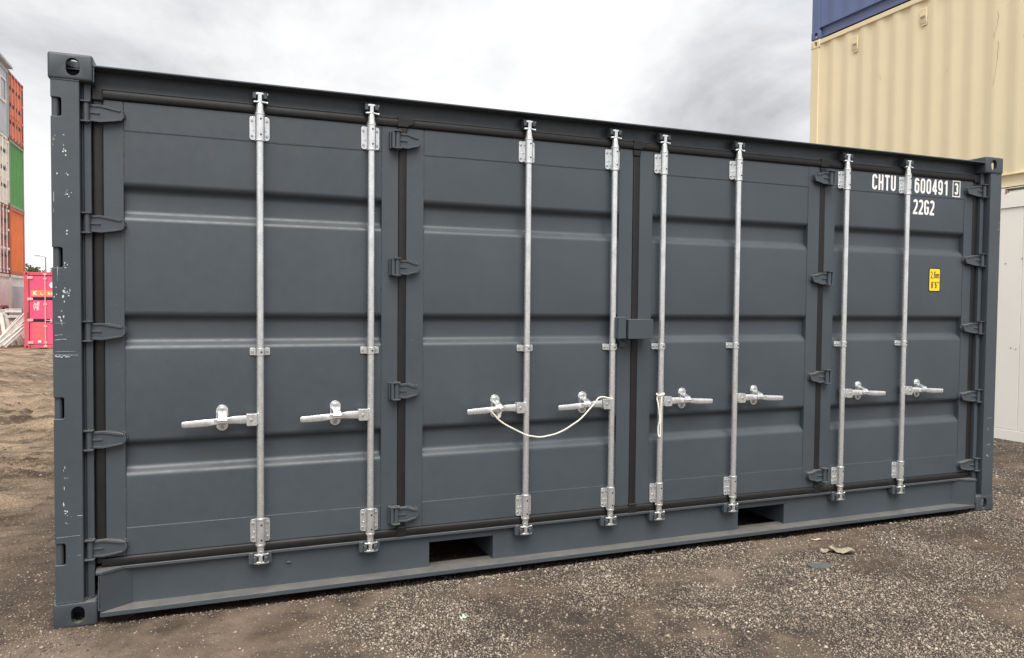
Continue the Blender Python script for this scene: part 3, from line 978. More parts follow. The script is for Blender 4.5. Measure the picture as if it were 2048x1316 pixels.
def hinge_mesh(s, length, lug):
    """hinge about its pin at x = 0; blade towards side s; on the door face y = YD."""
    mb = MB()
    T = lambda pts: [(s * a, b) for a, b in pts]
    yp = 0.032
    mb.tube([(0, yp, -0.041), (0, yp, 0.041)], 0.0135, 14)
    for z in (-0.046, 0.043):
        mb.prism(T([(-0.022, 0.012), (0.016, 0.012), (0.020, 0.022), (0.020, 0.052), (-0.022, 0.052)]), 'z', z, z + 0.0055)
    mb.tube([(0, yp, -0.052), (0, yp, 0.053)], 0.0085, 10)
    e0 = length
    mb.prism(T([(0.006, -0.036), (0.055, -0.039), (e0 - 0.04, -0.030), (e0 - 0.012, -0.025), (e0 - 0.002, -0.012), (e0, 0.004), (e0 - 0.006, 0.018), (e0 - 0.03, 0.026), (0.060, 0.037), (0.006, 0.036)]), 'y', 0.040, YD + 0.001)
    # raised rims and the short middle rib
    mb.prism(T([(0.012, -0.0372), (0.055, -0.0402), (e0 - 0.04, -0.0312), (e0 - 0.016, -0.0255), (e0 - 0.020, -0.021), (e0 - 0.042, -0.024), (0.055, -0.031), (0.012, -0.028)]), 'y', 0.034, 0.041)
    mb.prism(T([(0.012, 0.028), (0.055, 0.029), (e0 - 0.04, 0.018), (e0 - 0.018, 0.014), (e0 - 0.012, 0.021), (e0 - 0.034, 0.0275), (0.060, 0.0382), (0.012, 0.0372)]), 'y', 0.034, 0.041)
    mb.prism(T([(0.010, -0.003), (0.050, -0.0035), (0.054, 0.0), (0.050, 0.0035), (0.010, 0.005)]), 'y', 0.034, 0.041)
    if lug:
        mb.prism(T([(-0.030, -0.043), (-0.016, -0.043), (-0.016, 0.045), (-0.030, 0.045)]), 'y', 0.020, YD + 0.001)
        mb.prism(T([(-0.038, -0.043), (-0.031, -0.043), (-0.031, 0.045), (-0.038, 0.045)]), 'y', 0.046, YD + 0.001)
    for k in range(10):                      # weld blobs round the blade end
        a = -1.15 + 2.3 * k / 9
        c = (s * (e0 - 0.022 + 0.024 * math.cos(a)), YD - 0.002, 0.001 + 0.026 * math.sin(a))
        r = random.uniform(0.0035, 0.0062)
        mb.tube([(c[0], c[1] + 0.003, c[2]), (c[0], c[1] - r * .5, c[2]), (c[0], c[1] - r, c[2])], [r, r * .8, r * .25], 6)
    for k in range(7):
        x = s * (0.07 + (e0 - 0.10) * k / 6)
        r = random.uniform(0.003, 0.0055)
        z = 0.036 - 0.012 * k / 6
        mb.tube([(x - 0.004, 0.060, z), (x + 0.004, 0.062, z)], r, 5)
    me = mb.mesh('hinge', M_GREY, True)
    return me
HM = {(1, 0): hinge_mesh(1, 0.152, False), (-1, 0): hinge_mesh(-1, 0.152, False), (1, 1): hinge_mesh(1, 0.126, True), (-1, 1): hinge_mesh(-1, 0.126, True)}
HZ5, HZ4 = (2.345, 1.843, 1.350, 0.849, 0.342), (2.342, 1.681, 1.028, 0.368)

door_objs = []
for di, (x0, x1, p0, p1, rods, hs) in enumerate(doors_def):
    fr = MB()
    fr.box(x0, p0, YD, YD + 0.075, DZ0, DZ1)
    fr.box(p1, x1, YD, YD + 0.075, DZ0, DZ1)
    fr.box(p0 + 0.0005, p1 - 0.0005, YD + 0.0005, YD + 0.07, SZ1, DZ1 - 0.0005)
    fr.box(p0 + 0.0005, p1 - 0.0005, YD + 0.0005, YD + 0.07, DZ0 + 0.0005, SZ0)
    d = fr.build('door', M_GREY, CT, bevel=0.003, seg=3)
    door_objs.append(d)
    prof = round_profile(panel_profile(), 0.017, 6)
    pn = MB().sheet(prof, 'x', p0 - 0.001, p1 + 0.001)
    pn.f = [tuple(reversed(f)) for f in pn.f]
    po = pn.build('door_panel', M_GREY, d, smooth=True)
    # joints and welds between frame and sheet
    w = MB()
    prof0 = panel_profile()
    for xx, sg in ((p0, 1), (p1, -1)):
        for a, b in zip(prof0[:-1], prof0[1:]):
            if abs(a[0] - b[0]) < 1e-6 and a[0] > YD + 0.02:
                bead(w, (xx + sg * 0.001, a[0] - 0.001, a[1]), (xx + sg * 0.001, b[0] - 0.001, b[1]), 0.0028, 0.009)
            else:
                bead(w, (xx + sg * 0.0005, a[0] - 0.001, a[1]), (xx + sg * 0.0005, b[0] - 0.001, b[1]), 0.0026, 0.010, 0.9)
    bead(w, (p0, YD + 0.003, SZ1), (p1, YD + 0.003, SZ1), 0.0022, 0.03, 0.5)
    bead(w, (p0, YD + 0.003, SZ0), (p1, YD + 0.003, SZ0), 0.0022, 0.03, 0.5)
    tag(w.build('weld_bead', M_WELD, d, smooth=True), kind='stuff')
    for xr in rods:
        inst('locking_rod', ME_ROD, d, (xr, YR, 0))
        for z in (2.345, 0.350):
            inst('rod_bracket', ME_BR, d, (xr, YR, z), 0.0015)
        inst('rod_guide', ME_GU, d, (xr, YR, 1.246), 0.001)
        inst('rod_cam', ME_CT, d, (xr, YR, 2.412), 0.0015)
        inst('rod_cam', ME_CB, d, (xr, YR, 0.290), 0.0015)
        inst('rod_handle', ME_H[hs], d, (xr, YR, 0.914), 0.0012)
        inst('handle_catch', ME_CA, d, (xr + hs * 0.176, YR, 0.920), 0.0015)
        # keepers welded to the rails
        for zz, t in ((2.470, 1), (0.186, -1)):
            k = MB()
            kw = 0.022 if t > 0 else 0.0
            k.prism([(xr - 0.056 + kw, 0.046), (xr - 0.034, 0.040), (xr - 0.028, 0.056), (xr + 0.028, 0.056), (xr + 0.034, 0.040), (xr + 0.054 - kw * 0.8, 0.046), (xr + 0.054 - kw * 0.8, 0.091), (xr - 0.056 + kw, 0.091)], 'z', zz, zz + 0.056)
            k.prism([(xr + 0.016, 0.016), (xr + 0.034, 0.020), (xr + 0.036, 0.056), (xr + 0.014, 0.056)], 'z', zz + 0.012, zz + 0.040)
            k.prism([(xr - 0.034, 0.024), (xr - 0.018, 0.022), (xr - 0.016, 0.056), (xr - 0.036, 0.056)], 'z', zz + 0.012, zz + 0.040)
            k.build('cam_keeper', M_GREY, CT, bevel=0.003)
    if di == 0:
        for z in HZ5:
            inst('hinge', HM[(1, 0)], d, (0.146, 0, z), 0.0022, 2, 40)
    elif di == 1:
        for z in HZ4:
            inst('hinge', HM[(1, 1)], d, (1.577, 0, z), 0.0022, 2, 40)
    elif di == 2:
        for z in HZ4:
            inst('hinge', HM[(-1, 1)], d, (L0 - 1.577, 0, z), 0.0022, 2, 40)
    else:
        for z in HZ5:
            inst('hinge', HM[(-1, 0)], d, (L0 - 0.146, 0, z), 0.0022, 2, 40)

# faint rub marks on the door frames
M_RUBMARK = flat('rubbed_paint', (0.13, 0.145, 0.155), 0.6, 0, 0.4, 120, 0.4)
random.seed(77)
for d, (x0, x1, p0, p1, rods, hs) in zip(door_objs, doors_def):
    ln = []
    for a, b in ((x0 + 0.012, p0 - 0.012), (p1 + 0.012, x1 - 0.012)):
        for k in range(9):
            xa = random.uniform(a, b - 0.012); z = random.choice((random.uniform(0.45, 2.3), random.uniform(1.9, 2.25)))
            ln.append((xa, z, min(b, xa + random.uniform(0.008, 0.035)), z + random.uniform(-0.004, 0.004), random.uniform(0.0006, 0.0014)))
    for k in range(10):
        xa = random.uniform(p0 + 0.05, p1 - 0.1); z = random.choice((random.uniform(2.30, 2.40), random.uniform(0.30, 0.41)))
        ln.append((xa, z, xa + random.uniform(0.006, 0.03), z + random.uniform(-0.006, 0.006), random.uniform(0.0005, 0.001)))
    long_scratch(d, ln, YD - 0.0004, M_RUBMARK)
# chipped edges along the bottom flange
ln = []
for k in range(60):
    xa = random.uniform(0.25, 5.8)
    ln.append((xa, 0.0525 - random.random() ** 3 * 0.015, xa + random.uniform(0.008, 0.07), 0.0525 - random.random() ** 3 * 0.012, random.uniform(0.0006, 0.0015)))
long_scratch(CT, ln, -0.0006, M_RUBMARK)
# rubber seals: rounded strips in the gaps
def seal(p0, p1, w, dy, yc):
    mb = MB()
    a, b = Vector(p0), Vector(p1)
    n = 16
    vert = abs(a.z - b.z) > 0.5
    k = max(2, int((b - a).length / 0.12))
    pts = []
    for i in range(k + 1):
        c = a.lerp(b, i / k)
        for q in range(n):
            t = 2 * math.pi * q / n
            ct, st_ = math.cos(t), math.sin(t)
            sq = lambda v: math.copysign(abs(v) ** 0.62, v)
            o1, o2 = sq(ct) * w / 2, sq(st_) * dy
            j = random.gauss(0, 0.0006)
            pts.append((c.x + (o1 if vert else 0), yc + o2 + j, c.z + (0 if vert else o1)))
    f = []
    for i in range(k):
        for q in range(n):
            qd = (i * n + q, i * n + (q + 1) % n, (i + 1) * n + (q + 1) % n, (i + 1) * n + q)
            f.append(qd if not vert else tuple(reversed(qd)))
    mb.add(pts, f)
    o = mb.build('door_seal', M_RUB, CT, smooth=True)
    bm = bmesh.new(); bm.from_mesh(o.data); bmesh.ops.recalc_face_normals(bm, faces=bm.faces[:]); bm.to_mesh(o.data); bm.free()
    return o
gaps = [0.1860, 1.6115, 3.029, 4.4465, L0 - 0.1860]
for x in gaps:
    seal((x, 0, 0.265), (x, 0, 2.440), 0.046 if 1 < x < 5 else 0.047, 0.014, YD + 0.008)
for k in range(4):
    a, b = gaps[k], gaps[k + 1]
    seal((a + 0.004, 0, 2.4395), (b - 0.004, 0, 2.4395), 0.046, 0.019, YD + 0.006)
    seal((a + 0.004, 0, 0.2645), (b - 0.004, 0, 0.2645), 0.046, 0.016, YD + 0.006)
for x in gaps[1:4]:                                     # folded corner pieces at the tees
    j = MB()
    j.prism([(x - 0.030, 2.414), (x + 0.024, 2.414), (x + 0.034, 2.424), (x + 0.062, 2.430), (x + 0.062, 2.458), (x + 0.030, 2.466), (x - 0.030, 2.470)], 'y', YD - 0.018, YD + 0.02)
    j.prism([(x - 0.024, 2.375), (x + 0.022, 2.375), (x + 0.025, 2.415), (x - 0.028, 2.415)], 'y', YD - 0.012, YD + 0.02)
    j.build('door_seal', M_RUB, CT, bevel=0.008, seg=3)
    j = MB()
    j.prism([(x - 0.030, 0.242), (x + 0.030, 0.242), (x + 0.026, 0.30), (x - 0.026, 0.30)], 'y', YD - 0.014, YD + 0.02)
    j.build('door_seal', M_RUB, CT, bevel=0.008, seg=3)
for x in (gaps[0], gaps[4]):
    MB().box(x - 0.023, x + 0.026 if x < 3 else x + 0.023, YD - 0.016, YD + 0.02, 2.405, 2.464).build('door_seal', M_RUB, CT, bevel=0.009, seg=3)
# added unseen sheet behind the seals so that no daylight passes
MB().box(0.15, L0 - 0.15, 0.16, 0.165, 0.23, 2.50).build('daylight_block', M_DARK, CT)

# lock box
lb = MB()
lb.box(2.868, 2.920, -0.024, YD + 0.0008, 1.2975, 1.4235)
b1 = lb.build('lock_box', M_GREY, door_objs[1], bevel=0.003)
lb = MB()
lb.box(2.930, 3.096, -0.034, -0.028, 1.296, 1.411)
lb.box(2.930, 3.096, -0.028, YD - 0.001, 1.4035, 1.4105)
lb.box(3.089, 3.0955, -0.028, YD - 0.001, 1.2965, 1.4035)
lb.box(2.930, 2.936, -0.028, 0.045, 1.30, 1.4035)
lb.box(2.95, 3.088, -0.010, 0.04, 1.33, 1.40)
lb.build('lock_box', M_GREY, door_objs[2], bevel=0.0025)
MB().box(2.918, 2.972, 0.050, YD + 0.0008, 1.244, 1.276).build('lock_tab', M_GREY, door_objs[1], bevel=0.003)

# lettering and height sticker on the right-hand door
D4 = door_objs[3]
t = MB(); text(t, 'CHTU', 4.876, 2.300, 0.106, 0.42, 0.535, 0.150, YD - 0.0012); t.build('owner_code', M_WHITE, D4)
t = MB(); text(t, '600491', 5.268, 2.300, 0.106, 0.43, 0.535, 0.150, YD - 0.0012)
t.build('serial_number', M_WHITE, D4)
t = MB(); text(t, '3', 5.6565, 2.312, 0.083, 0.46, 0.54, 0.18, YD - 0.0012)
fx0, fx1, fz0, fz1 = 5.642, 5.712, 2.298, 2.408
stroke(t, [(fx0, fz0), (fx1, fz0), (fx1, fz1), (fx0, fz1)], 0.007, YD - 0.0010, True)
t.build('check_digit', M_WHITE, D4)
t = MB(); text(t, '22G2', 5.262, 2.152, 0.105, 0.43, 0.510, 0.150, YD + 0.0024); t.build('size_type_code', M_WHITE, D4)
t = MB()
t.prism(rrect(5.432, 5.546, 1.609, 1.779, 0.010), 'y', YD + 0.0022, YD + 0.0034)
t.mat(1)
t.add([(a, YD + 0.0018, b) for a, b in reversed(rrect(5.4395, 5.5385, 1.6165, 1.7715, 0.008))], [tuple(range(20))])
t.mat(0)
text(t, '2,6m', 5.449, 1.705, 0.049, 0.36, 0.43, 0.13, YD + 0.0014)
text(t, "8'6''", 5.456, 1.633, 0.049, 0.36, 0.48, 0.13, YD + 0.0014)
t.build('height_sticker', [M_BLACK, M_YEL], D4)

# ------------------------------------------------------------------ cords
def catmull(pts, n=6):
    P = [Vector(p) for p in pts]
    out = []
    for i in range(len(P) - 1):
        a, b, c, d = P[max(i - 1, 0)], P[i], P[i + 1], P[min(i + 2, len(P) - 1)]
        for k in range(n):
            u = k / n
            out.append(0.5 * ((2 * b) + (c - a) * u + (2 * a - 5 * b + 4 * c - d) * u * u + (3 * b - a - 3 * c + d) * u ** 3))
    out.append(P[-1])
    return out
def rope(name, pts, r, label):
    c = catmull(pts)
    m = MB()
    strands = 3
    for k in range(strands):
        ph = 2 * math.pi * k / strands
        sp, L_ = [], 0
        for i, p in enumerate(c):
            if i:
                L_ += (p - c[i - 1]).length
            tt = (c[min(i + 1, len(c) - 1)] - c[max(i - 1, 0)]).normalized()
            u = tt.cross(Vector((0, 1, 0)));
            u = u.normalized() if u.length > 1e-4 else Vector((1, 0, 0))
            v = tt.cross(u)
            a = ph + L_ * 2 * math.pi / 0.05
            sp.append(p + (u * math.cos(a) + v * math.sin(a)) * r * 0.5)
        m.tube(sp, r * 0.62, 6)
    o = m.build(name, M_ROPE, None, smooth=True)
    tag(o, label, 'cord')
    return o
main_pts = [(2.164, 0.036, 0.905), (2.160, 0.026, 0.883), (2.152, 0.020, 0.866), (2.141, 0.012, 0.868), (2.150, 0.012, 0.884), (2.158, 0.004, 0.905), (2.135, -0.012, 0.922), (2.110, -0.014, 0.919)]
main_pts += [(x, -0.008, z) for x, z in [(2.091, 0.91), (2.115, 0.882), (2.138, 0.857), (2.173, 0.831), (2.217, 0.807), (2.265, 0.782), (2.305, 0.763), (2.341, 0.755), (2.385, 0.748), (2.43, 0.752), (2.485, 0.762), (2.539, 0.782),
             (2.585, 0.807), (2.631, 0.834), (2.668, 0.866), (2.701, 0.899), (2.729, 0.927), (2.752, 0.954), (2.781, 0.960), (2.814, 0.953), (2.848, 0.947)]]
rope('rope', main_pts, 0.0042, 'white cord slung in a loop between two locking bar handles')
cd_ = [(3.199, 0.004, 0.962), (3.172, 0.008, 0.953), (3.168, 0.030, 0.957), (3.190, 0.055, 0.960), (3.216, 0.036, 0.962), (3.205, 0.011, 0.957), (3.178, 0.011, 0.947), (3.166, 0.024, 0.940), (3.168, 0.014, 0.90), (3.173, 0.010, 0.852),
       (3.177, 0.009, 0.807), (3.170, 0.014, 0.757), (3.172, 0.012, 0.712), (3.180, 0.008, 0.706), (3.182, 0.008, 0.741), (3.183, 0.008, 0.796), (3.184, 0.008, 0.888), (3.190, 0.010, 0.945), (3.205, 0.016, 0.965)]
rope('rope', cd_, 0.0042, 'white cord knotted on a locking bar, ends hanging straight down')

# ------------------------------------------------------------------ background containers
def bg_container(label, loc, rz, H, mats, end='corr', sides=('corr',), detail=1, seed=0, group=None, casting_mat=None, door_bits=None):
    """box container, length on local x (0..L), width on local y, the end shown at x = L, the side shown at y = W"""
    random.seed(seed)
    L, Wd = 6.058, 2.438
    body, trim = mats
    root = empty('shipping_container', label, 'container', loc, rz, group)
    cm = casting_mat or trim
    for sx, x in ((1, 0), (-1, L)):
        for sy, y in ((1, 0), (-1, Wd)):
            for sz, z in ((1, 0), (-1, H)):
                inst('corner_casting', casting(sx, sy, sz, cm), root, (x, y, z))
    for x in (0.006, L - 0.156):
        for y in (0.006, Wd - 0.146):
            MB().box(x, x + 0.15, y, y + 0.14, 0.116, H - 0.116).build('corner_post', trim, root, bevel=0.006)
    for y, o in ((0.0, 1), (Wd, -1)):
        m = MB()
        lo, hi = sorted((y + o * 0.052, y + o * 0.060)); m.box(0.178, L - 0.178, lo, hi, 0.02, 0.150)
        lo, hi = sorted((y + o * 0.008, y + o * 0.060)); m.box(0.162, L - 0.162, lo, hi, 0.150, 0.158)
        m.build('bottom_side_rail', trim, root, bevel=0.002)
        lo, hi = sorted((y + o * 0.006, y + o * 0.066)); MB().box(0.162, L - 0.162, lo, hi, H - 0.075, H - 0.012).build('top_side_rail', trim, root, bevel=0.004)
        prof = [(u, y + o * (0.022 + d)) for u, d in corr_prof(0.15, L - 0.15, 0.278, 0.022)]
        sw = MB().sheet(prof, 'z', 0.158, H - 0.074)
        if o > 0:
            pass
        sw.build('side_wall', body, root, bevel=0.010, seg=3)
    MB().box(0.02, L - 0.02, 0.03, Wd - 0.03, H - 0.05, H - 0.04).build('roof', body, root)
    MB().box(0.05, L - 0.05, 0.07, Wd - 0.07, 0.13, 0.15).build('floor', M_WOOD, root)
    MB().box(0.01, 0.03, 0.15, Wd - 0.15, 0.12, H - 0.1).build('end_wall', body, root)
    MB().box(L - 0.10, L - 0.012, 0.178, Wd - 0.178, 0.01, 0.125).build('end_sill', trim, root, bevel=0.004)
    MB().box(L - 0.10, L - 0.012, 0.162, Wd - 0.162, H - 0.11, H - 0.006).build('end_header', trim, root, bevel=0.004)
    if end == 'corr':
        prof = [(L - 0.030 - d, u) for u, d in corr_prof(0.145, Wd - 0.145, 0.25, 0.075)]
        MB().sheet(prof, 'z', 0.12, H - 0.10).build('end_wall', body, root, bevel=0.006)
    elif end == 'doors':
        rodm = door_bits or M_GALV
        ribs = [(H * 0.80, H * 0.74), (H * 0.55, H * 0.49), (H * 0.30, H * 0.24)]
        if door_bits and door_bits.name.startswith('pink'):
            ribs = [(1.74, 1.63), (1.00, 0.89)]
        for k, (a, b) in enumerate(((0.165, Wd / 2 - 0.008), (Wd / 2 + 0.008, Wd - 0.165))):
            y0 = L - 0.035
            p = [(y0, H - 0.13)]
            for tz, bz in ribs:
                p += [(y0, tz), (y0 - 0.036, tz - 0.03), (y0 - 0.036, bz + 0.03), (y0, bz)]
            p.append((y0, 0.14))
            d = MB().sheet([(q, z) for q, z in p], 'y', a + 0.05, b - 0.05)
            d.box(y0 - 0.05, y0 + 0.006, a, a + 0.05, 0.135, H - 0.125).box(y0 - 0.05, y0 + 0.006, b - 0.05, b, 0.135, H - 0.125)
            do = d.build('door', body, root)
            rr = (a + 0.46, b - 0.16) if door_bits and door_bits.name.startswith('pink') else (a + 0.30, b - 0.22)
            for yy in (rr if k == 0 else tuple(a + b - q for q in rr)):
                rm = MB().tube([(L - 0.012, yy, 0.06), (L - 0.012, yy, H - 0.05)], 0.019, 8)
                for zz in (0.20, 0.75, 1.5, H - 0.22):
                    rm.box(L - 0.03, L - 0.004, yy - 0.05, yy + 0.05, zz - 0.03, zz + 0.03)
                for zz in (0.07, H - 0.07):
                    rm.box(L - 0.02, L + 0.012, yy - 0.05, yy + 0.05, zz - 0.03, zz + 0.03)
                rm.build('locking_rod', rodm, do, smooth=True)
                sg = -1 if yy < (a + b) / 2 else 1
                hm = MB().tube([(L + 0.006, yy, 0.95), (L + 0.014, yy + 0.18, 0.94), (L + 0.016, yy + 0.36, 0.93)], 0.013, 6)
                hm.box(L - 0.02, L + 0.012, yy + 0.15, yy + 0.20, 0.88, 1.0)
                hm.build('rod_handle', rodm, do, smooth=True)
            for zz in (0.20, H * 0.37, H * 0.645, H - 0.20):
                e_ = (0.10, 0.27) if k == 0 else (Wd - 0.27, Wd - 0.10)
                MB().box(L - 0.03, L - 0.002, e_[0], e_[1], zz - 0.045, zz + 0.045).build('hinge', rodm if rodm is not M_GALV else trim, do, bevel=0.01)
        MB().box(L - 0.06, L - 0.04, 0.13, Wd - 0.13, 0.12, H - 0.11).build('door_seal', M_RUB, root)
    return root

MC = {}
def bgpaint(n, c, **k):
    MC[n] = paint(n, c, **k)
    return MC[n]
BEIGE = bgpaint('beige_paint', (0.83, 0.71, 0.475), rough=0.55, fade=0.03, dust=0.15, streak=0.08, wavy=0.18, dustcol=(0.62, 0.51, 0.36))
BLUE = bgpaint('blue_paint', (0.12, 0.16, 0.31), rough=0.5, fade=0.08, streak=0.1, wavy=0.2)
CREAMW = bgpaint('cream_white_panel', (0.92, 0.90, 0.83), rough=0.5, fade=0.02, dust=0.2, streak=0.05, wavy=0.12, dustcol=(0.72, 0.68, 0.58))
CREAM = bgpaint('cream_paint', (0.82, 0.77, 0.66), streak=0.05, rust=0.24, rough=0.55)
RUSTY = bgpaint('rust_brown_trim', (0.28, 0.13, 0.07), rust=0.6, rough=0.7)
WORNRED = bgpaint('worn_red_paint', (0.36, 0.12, 0.095), rust=0.55, rustcol=(0.27, 0.20, 0.16), rough=0.65)
SALMON = bgpaint('faded_orange_red_paint', (0.76, 0.26, 0.16), rust=0.16, rough=0.55)
MAROON = bgpaint('maroon_trim', (0.23, 0.035, 0.04), rust=0.2, rough=0.55)
GREEN = bgpaint('green_paint', (0.10, 0.33, 0.09), rough=0.5, rust=0.05)
GREENT = bgpaint('pale_green_trim', (0.22, 0.32, 0.19), rough=0.5, rust=0.15)
ORANGE = bgpaint('orange_paint', (0.80, 0.22, 0.055), rough=0.5, rust=0.04)
ORANGET = bgpaint('orange_trim', (0.55, 0.13, 0.035), rough=0.55, rust=0.3)
PALEG = bgpaint('pale_grey_paint', (0.50, 0.53, 0.57), rough=0.5)
REEF = bgpaint('off_white_paint', (0.86, 0.85, 0.80), streak=0.04, rough=0.55, rust=0.10)
PINK = bgpaint('pink_paint', (0.66, 0.075, 0.175), rough=0.55, fade=0.12, streak=0.05, rust=0.02, wavy=0.3)
PINKT = bgpaint('pink_trim', (0.52, 0.075, 0.11), rough=0.55, rust=0.32)
PINKR = bgpaint('pink_rod_paint', (0.68, 0.36, 0.36), rough=0.55, rust=0.06)

# ---- stack on the right: long sides face left (plane x = 9.02)
XS, YE = 9.02, 5.213
yb0 = YE - 6.058
cab = empty('site_cabin', 'off-white panelled cabin under the beige container at the right edge', 'cabin', (XS, yb0, 0))
cm_ = MB().box(0.012, 2.42, 0.0, 6.058, 0.0, 0.125)
cm_.build('base_rail', CREAMW, cab, bevel=0.004)
MB().box(0.030, 2.40, 0.02, 6.04, 0.125, 2.63).build('cabin_core', CREAMW, cab)
edges = [0.0, 0.46, 1.61, 2.76, 3.91, 5.06, 6.058]
for a, b in zip(edges[:-1], edges[1:]):
    MB().box(0.016, 0.030, a + 0.003, b - 0.003, 0.13, 2.622).build('wall_panel', CREAMW, cab, bevel=0.003)
hd = MB()
hd.box(0.0, 0.10, 0.0, 6.058, 2.626, 2.793)
hd.box(0.0, 0.10, 0.0, 6.058, 2.842, 2.850)
hd.box(0.0, 0.10, 2.965, 6.058, 2.793, 2.842)
hd.box(0.10, 2.42, 0.0, 6.058, 2.63, 2.846)
hd.build('header_beam', CREAMW, cab, bevel=0.003)
MB().box(-0.004, 0.02, 2.945, 2.965, 2.788, 2.846).build('slot_end', flat('rusty_edge', (0.36, 0.17, 0.08), 0.8), cab)
MB().tube([(0.03, 0.1, 2.806), (0.03, 2.94, 2.806)], 0.012, 8).build('slot_bar', M_WHITE, cab, smooth=True)
sc_me = MB().tube([(0.0165, 0, 0), (0.012, 0, 0)], 0.007, 7).mesh('panel_screw', flat('screw_red', (0.30, 0.12, 0.10), 0.6))
for yy, zz in ((2.86, 1.05), (2.80, 1.04), (2.64, 1.03), (2.76, 2.05), (2.70, 2.06), (2.95, 2.0)):
    inst('panel_screw', sc_me, cab, (0, yy, zz))

beige = bg_container('beige corrugated container stacked on the off-white cabin, right', (XS + 2.438, yb0, 2.850), R(90), 2.591, (BEIGE, BEIGE), 'corr', seed=3, group=None)
blue = bg_container('dark blue corrugated container on top of the beige container', (XS + 2.438, yb0, 5.441 + 0.012), R(90), 2.591, (BLUE, BLUE), 'corr', seed=4)
for yv, zt in ((4.378, 5.265), (3.277, 5.265)):
    lx = yv - yb0
    v = MB()
    z1 = zt - 2.850
    v.box(lx - 0.045, lx + 0.045, 2.405, 2.432, z1 - 0.13, z1)
    v.prism([(2.405, z1 - 0.19), (2.418, z1 - 0.185), (2.432, z1 - 0.13), (2.405, z1 - 0.13)], 'x', lx - 0.042, lx + 0.042)
    v.box(lx - 0.040, lx + 0.040, 2.405, 2.412, z1 - 0.21, z1 - 0.185)
    for q in (-0.02, 0.02):
        bolt_y = 2.433
        v.tube([(lx + q, 2.43, z1 - 0.015), (lx + q, 2.437, z1 - 0.015)], 0.006, 6)
    v.mat(1)
    for k in range(4):
        v.box(lx - 0.035, lx + 0.035, 2.4325, 2.434, z1 - 0.128 + k * 0.009, z1 - 0.124 + k * 0.009)
    v.build('vent_cover', [BEIGE, flat('vent_grille', (0.22, 0.20, 0.17), 0.7)], beige)
st_ = MB()
lx = 5.25
st_.box(lx - 0.055, lx + 0.055, 2.416, 2.4165 + 0.001, 0.42, 0.56)
st_.mat(1)
for k in range(4):
    st_.box(lx - 0.03, lx + 0.03, 2.4178, 2.4182, 0.45 + k * 0.02, 0.455 + k * 0.02)
st_.build('data_plate', [M_WHITE, M_BLACK], blue)
sc = MB()
for yv, z0_, z1_ in ((2.30, 4.05, 4.55), (2.31, 4.6, 4.9), (2.95, 4.35, 4.42), (3.95, 4.55, 4.62), (2.15, 4.9, 4.95), (1.95, 4.5, 4.7)):
    lx = yv - yb0
    n = 8
    base = len(sc.v)
    pts = []
    for k in range(n + 1):
        u = k / n
        pts.append((lx + 0.03 * math.sin(u * 3 + yv) + random.gauss(0, 0.004), z0_ - 2.85 + (z1_ - z0_) * u))
    sc.add([(a, 2.4185, b) for a, b in pts] + [(a + random.uniform(0.002, 0.007), 2.4185, b) for a, b in pts], [(i, i + 1, n + 2 + i, n + 1 + i) for i in range(n)])
tag(sc.build('scratch', flat('scratch_brown', (0.46, 0.36, 0.22), 0.7), beige), kind='stuff')

# ---- stacks on the left, ends facing right (plane x = -6.5)
XL, ZB = -6.5, -0.15
for k, (lab, mats, end, bits) in enumerate((
        ('off-white container at the bottom, next to the pink container', (REEF, REEF), 'corr', None),
        ('orange container with a plain corrugated end, under the green container', (ORANGE, ORANGET), 'corr', None),
        ('green container with a ribbed end, between two orange containers', (GREEN, GREENT), 'corr', None),
        ('faded orange-red container with door bars, top of the left stack', (SALMON, MAROON), 'doors', SALMON))):
    c = bg_container(lab, (XL - 6.058, 30.40, ZB + 2.591 * k), 0, 2.591, mats, end, seed=20 + k, door_bits=bits)
    if k == 0:
        MB().box(6.02, 6.060, 0.25, 1.10, 0.75, 2.15).build('access_panel', PALEG, c, bevel=0.01)
        MB().box(6.02, 6.060, 1.20, 2.10, 0.75, 2.15).build('access_panel', PALEG, c, bevel=0.01)
for k, (lab, mats, end, bits) in enumerate((
        ('rust-stained cream container behind the pile of pale beams', (CREAM, CREAM), 'corr', None),
        ('worn red container with whitish door bars, under the cream container', (WORNRED, RUSTY), 'doors', REEF),
        ('cream container with rusty corner post and door bars at the left edge', (CREAM, CREAM), 'doors', REEF))):
    c = bg_container(lab, (XL - 6.058, 27.93, ZB + 2.591 * k), 0, 2.591, mats, end, seed=30 + k, door_bits=bits, casting_mat=RUSTY)
    if k == 0:
        MB().box(6.02, 6.058, 0.30, 2.14, 1.40, 2.35).build('access_panel', REEF, c, bevel=0.01)
        MB().box(6.03, 6.066, 1.25, 2.10, 0.98, 1.34).build('grille', flat('dark_grille', (0.03, 0.035, 0.04), 0.6), c, bevel=0.01)
        mb = MB()
        for a, z in ((0.45, 2.0), (1.3, 2.05), (1.85, 1.9), (1.0, 1.5)):
            mb.box(6.058, 6.063, a, a + 0.22, z, z + 0.16)
        mb.build('label_plate', M_WHITE, c)
cg = empty('site_cabin', 'light grey cabin with a small window, highest at the left edge', 'cabin', (XL - 6.058, 27.93, ZB + 2.591 * 3))
MB().box(0.03, 6.02, 0.06, 2.38, 0.05, 2.50).build('wall', PALEG, cg, bevel=0.01)
fr = MB()
for a in (0.0, 2.338):
    fr.box(5.93, 6.058, a, a + 0.10, 0.0, 2.60)
fr.box(5.95, 6.05, 0.10, 2.338, 0.0, 0.12).box(5.95, 6.05, 0.10, 2.338, 2.42, 2.60)
fr.build('frame', bgpaint('cabin_frame_grey', (0.40, 0.45, 0.48)), cg, bevel=0.006)
MB().box(-0.05, 6.20, -0.10, 2.50, 2.605, 2.70).build('roof', PALEG, cg, bevel=0.01)
wf = MB()
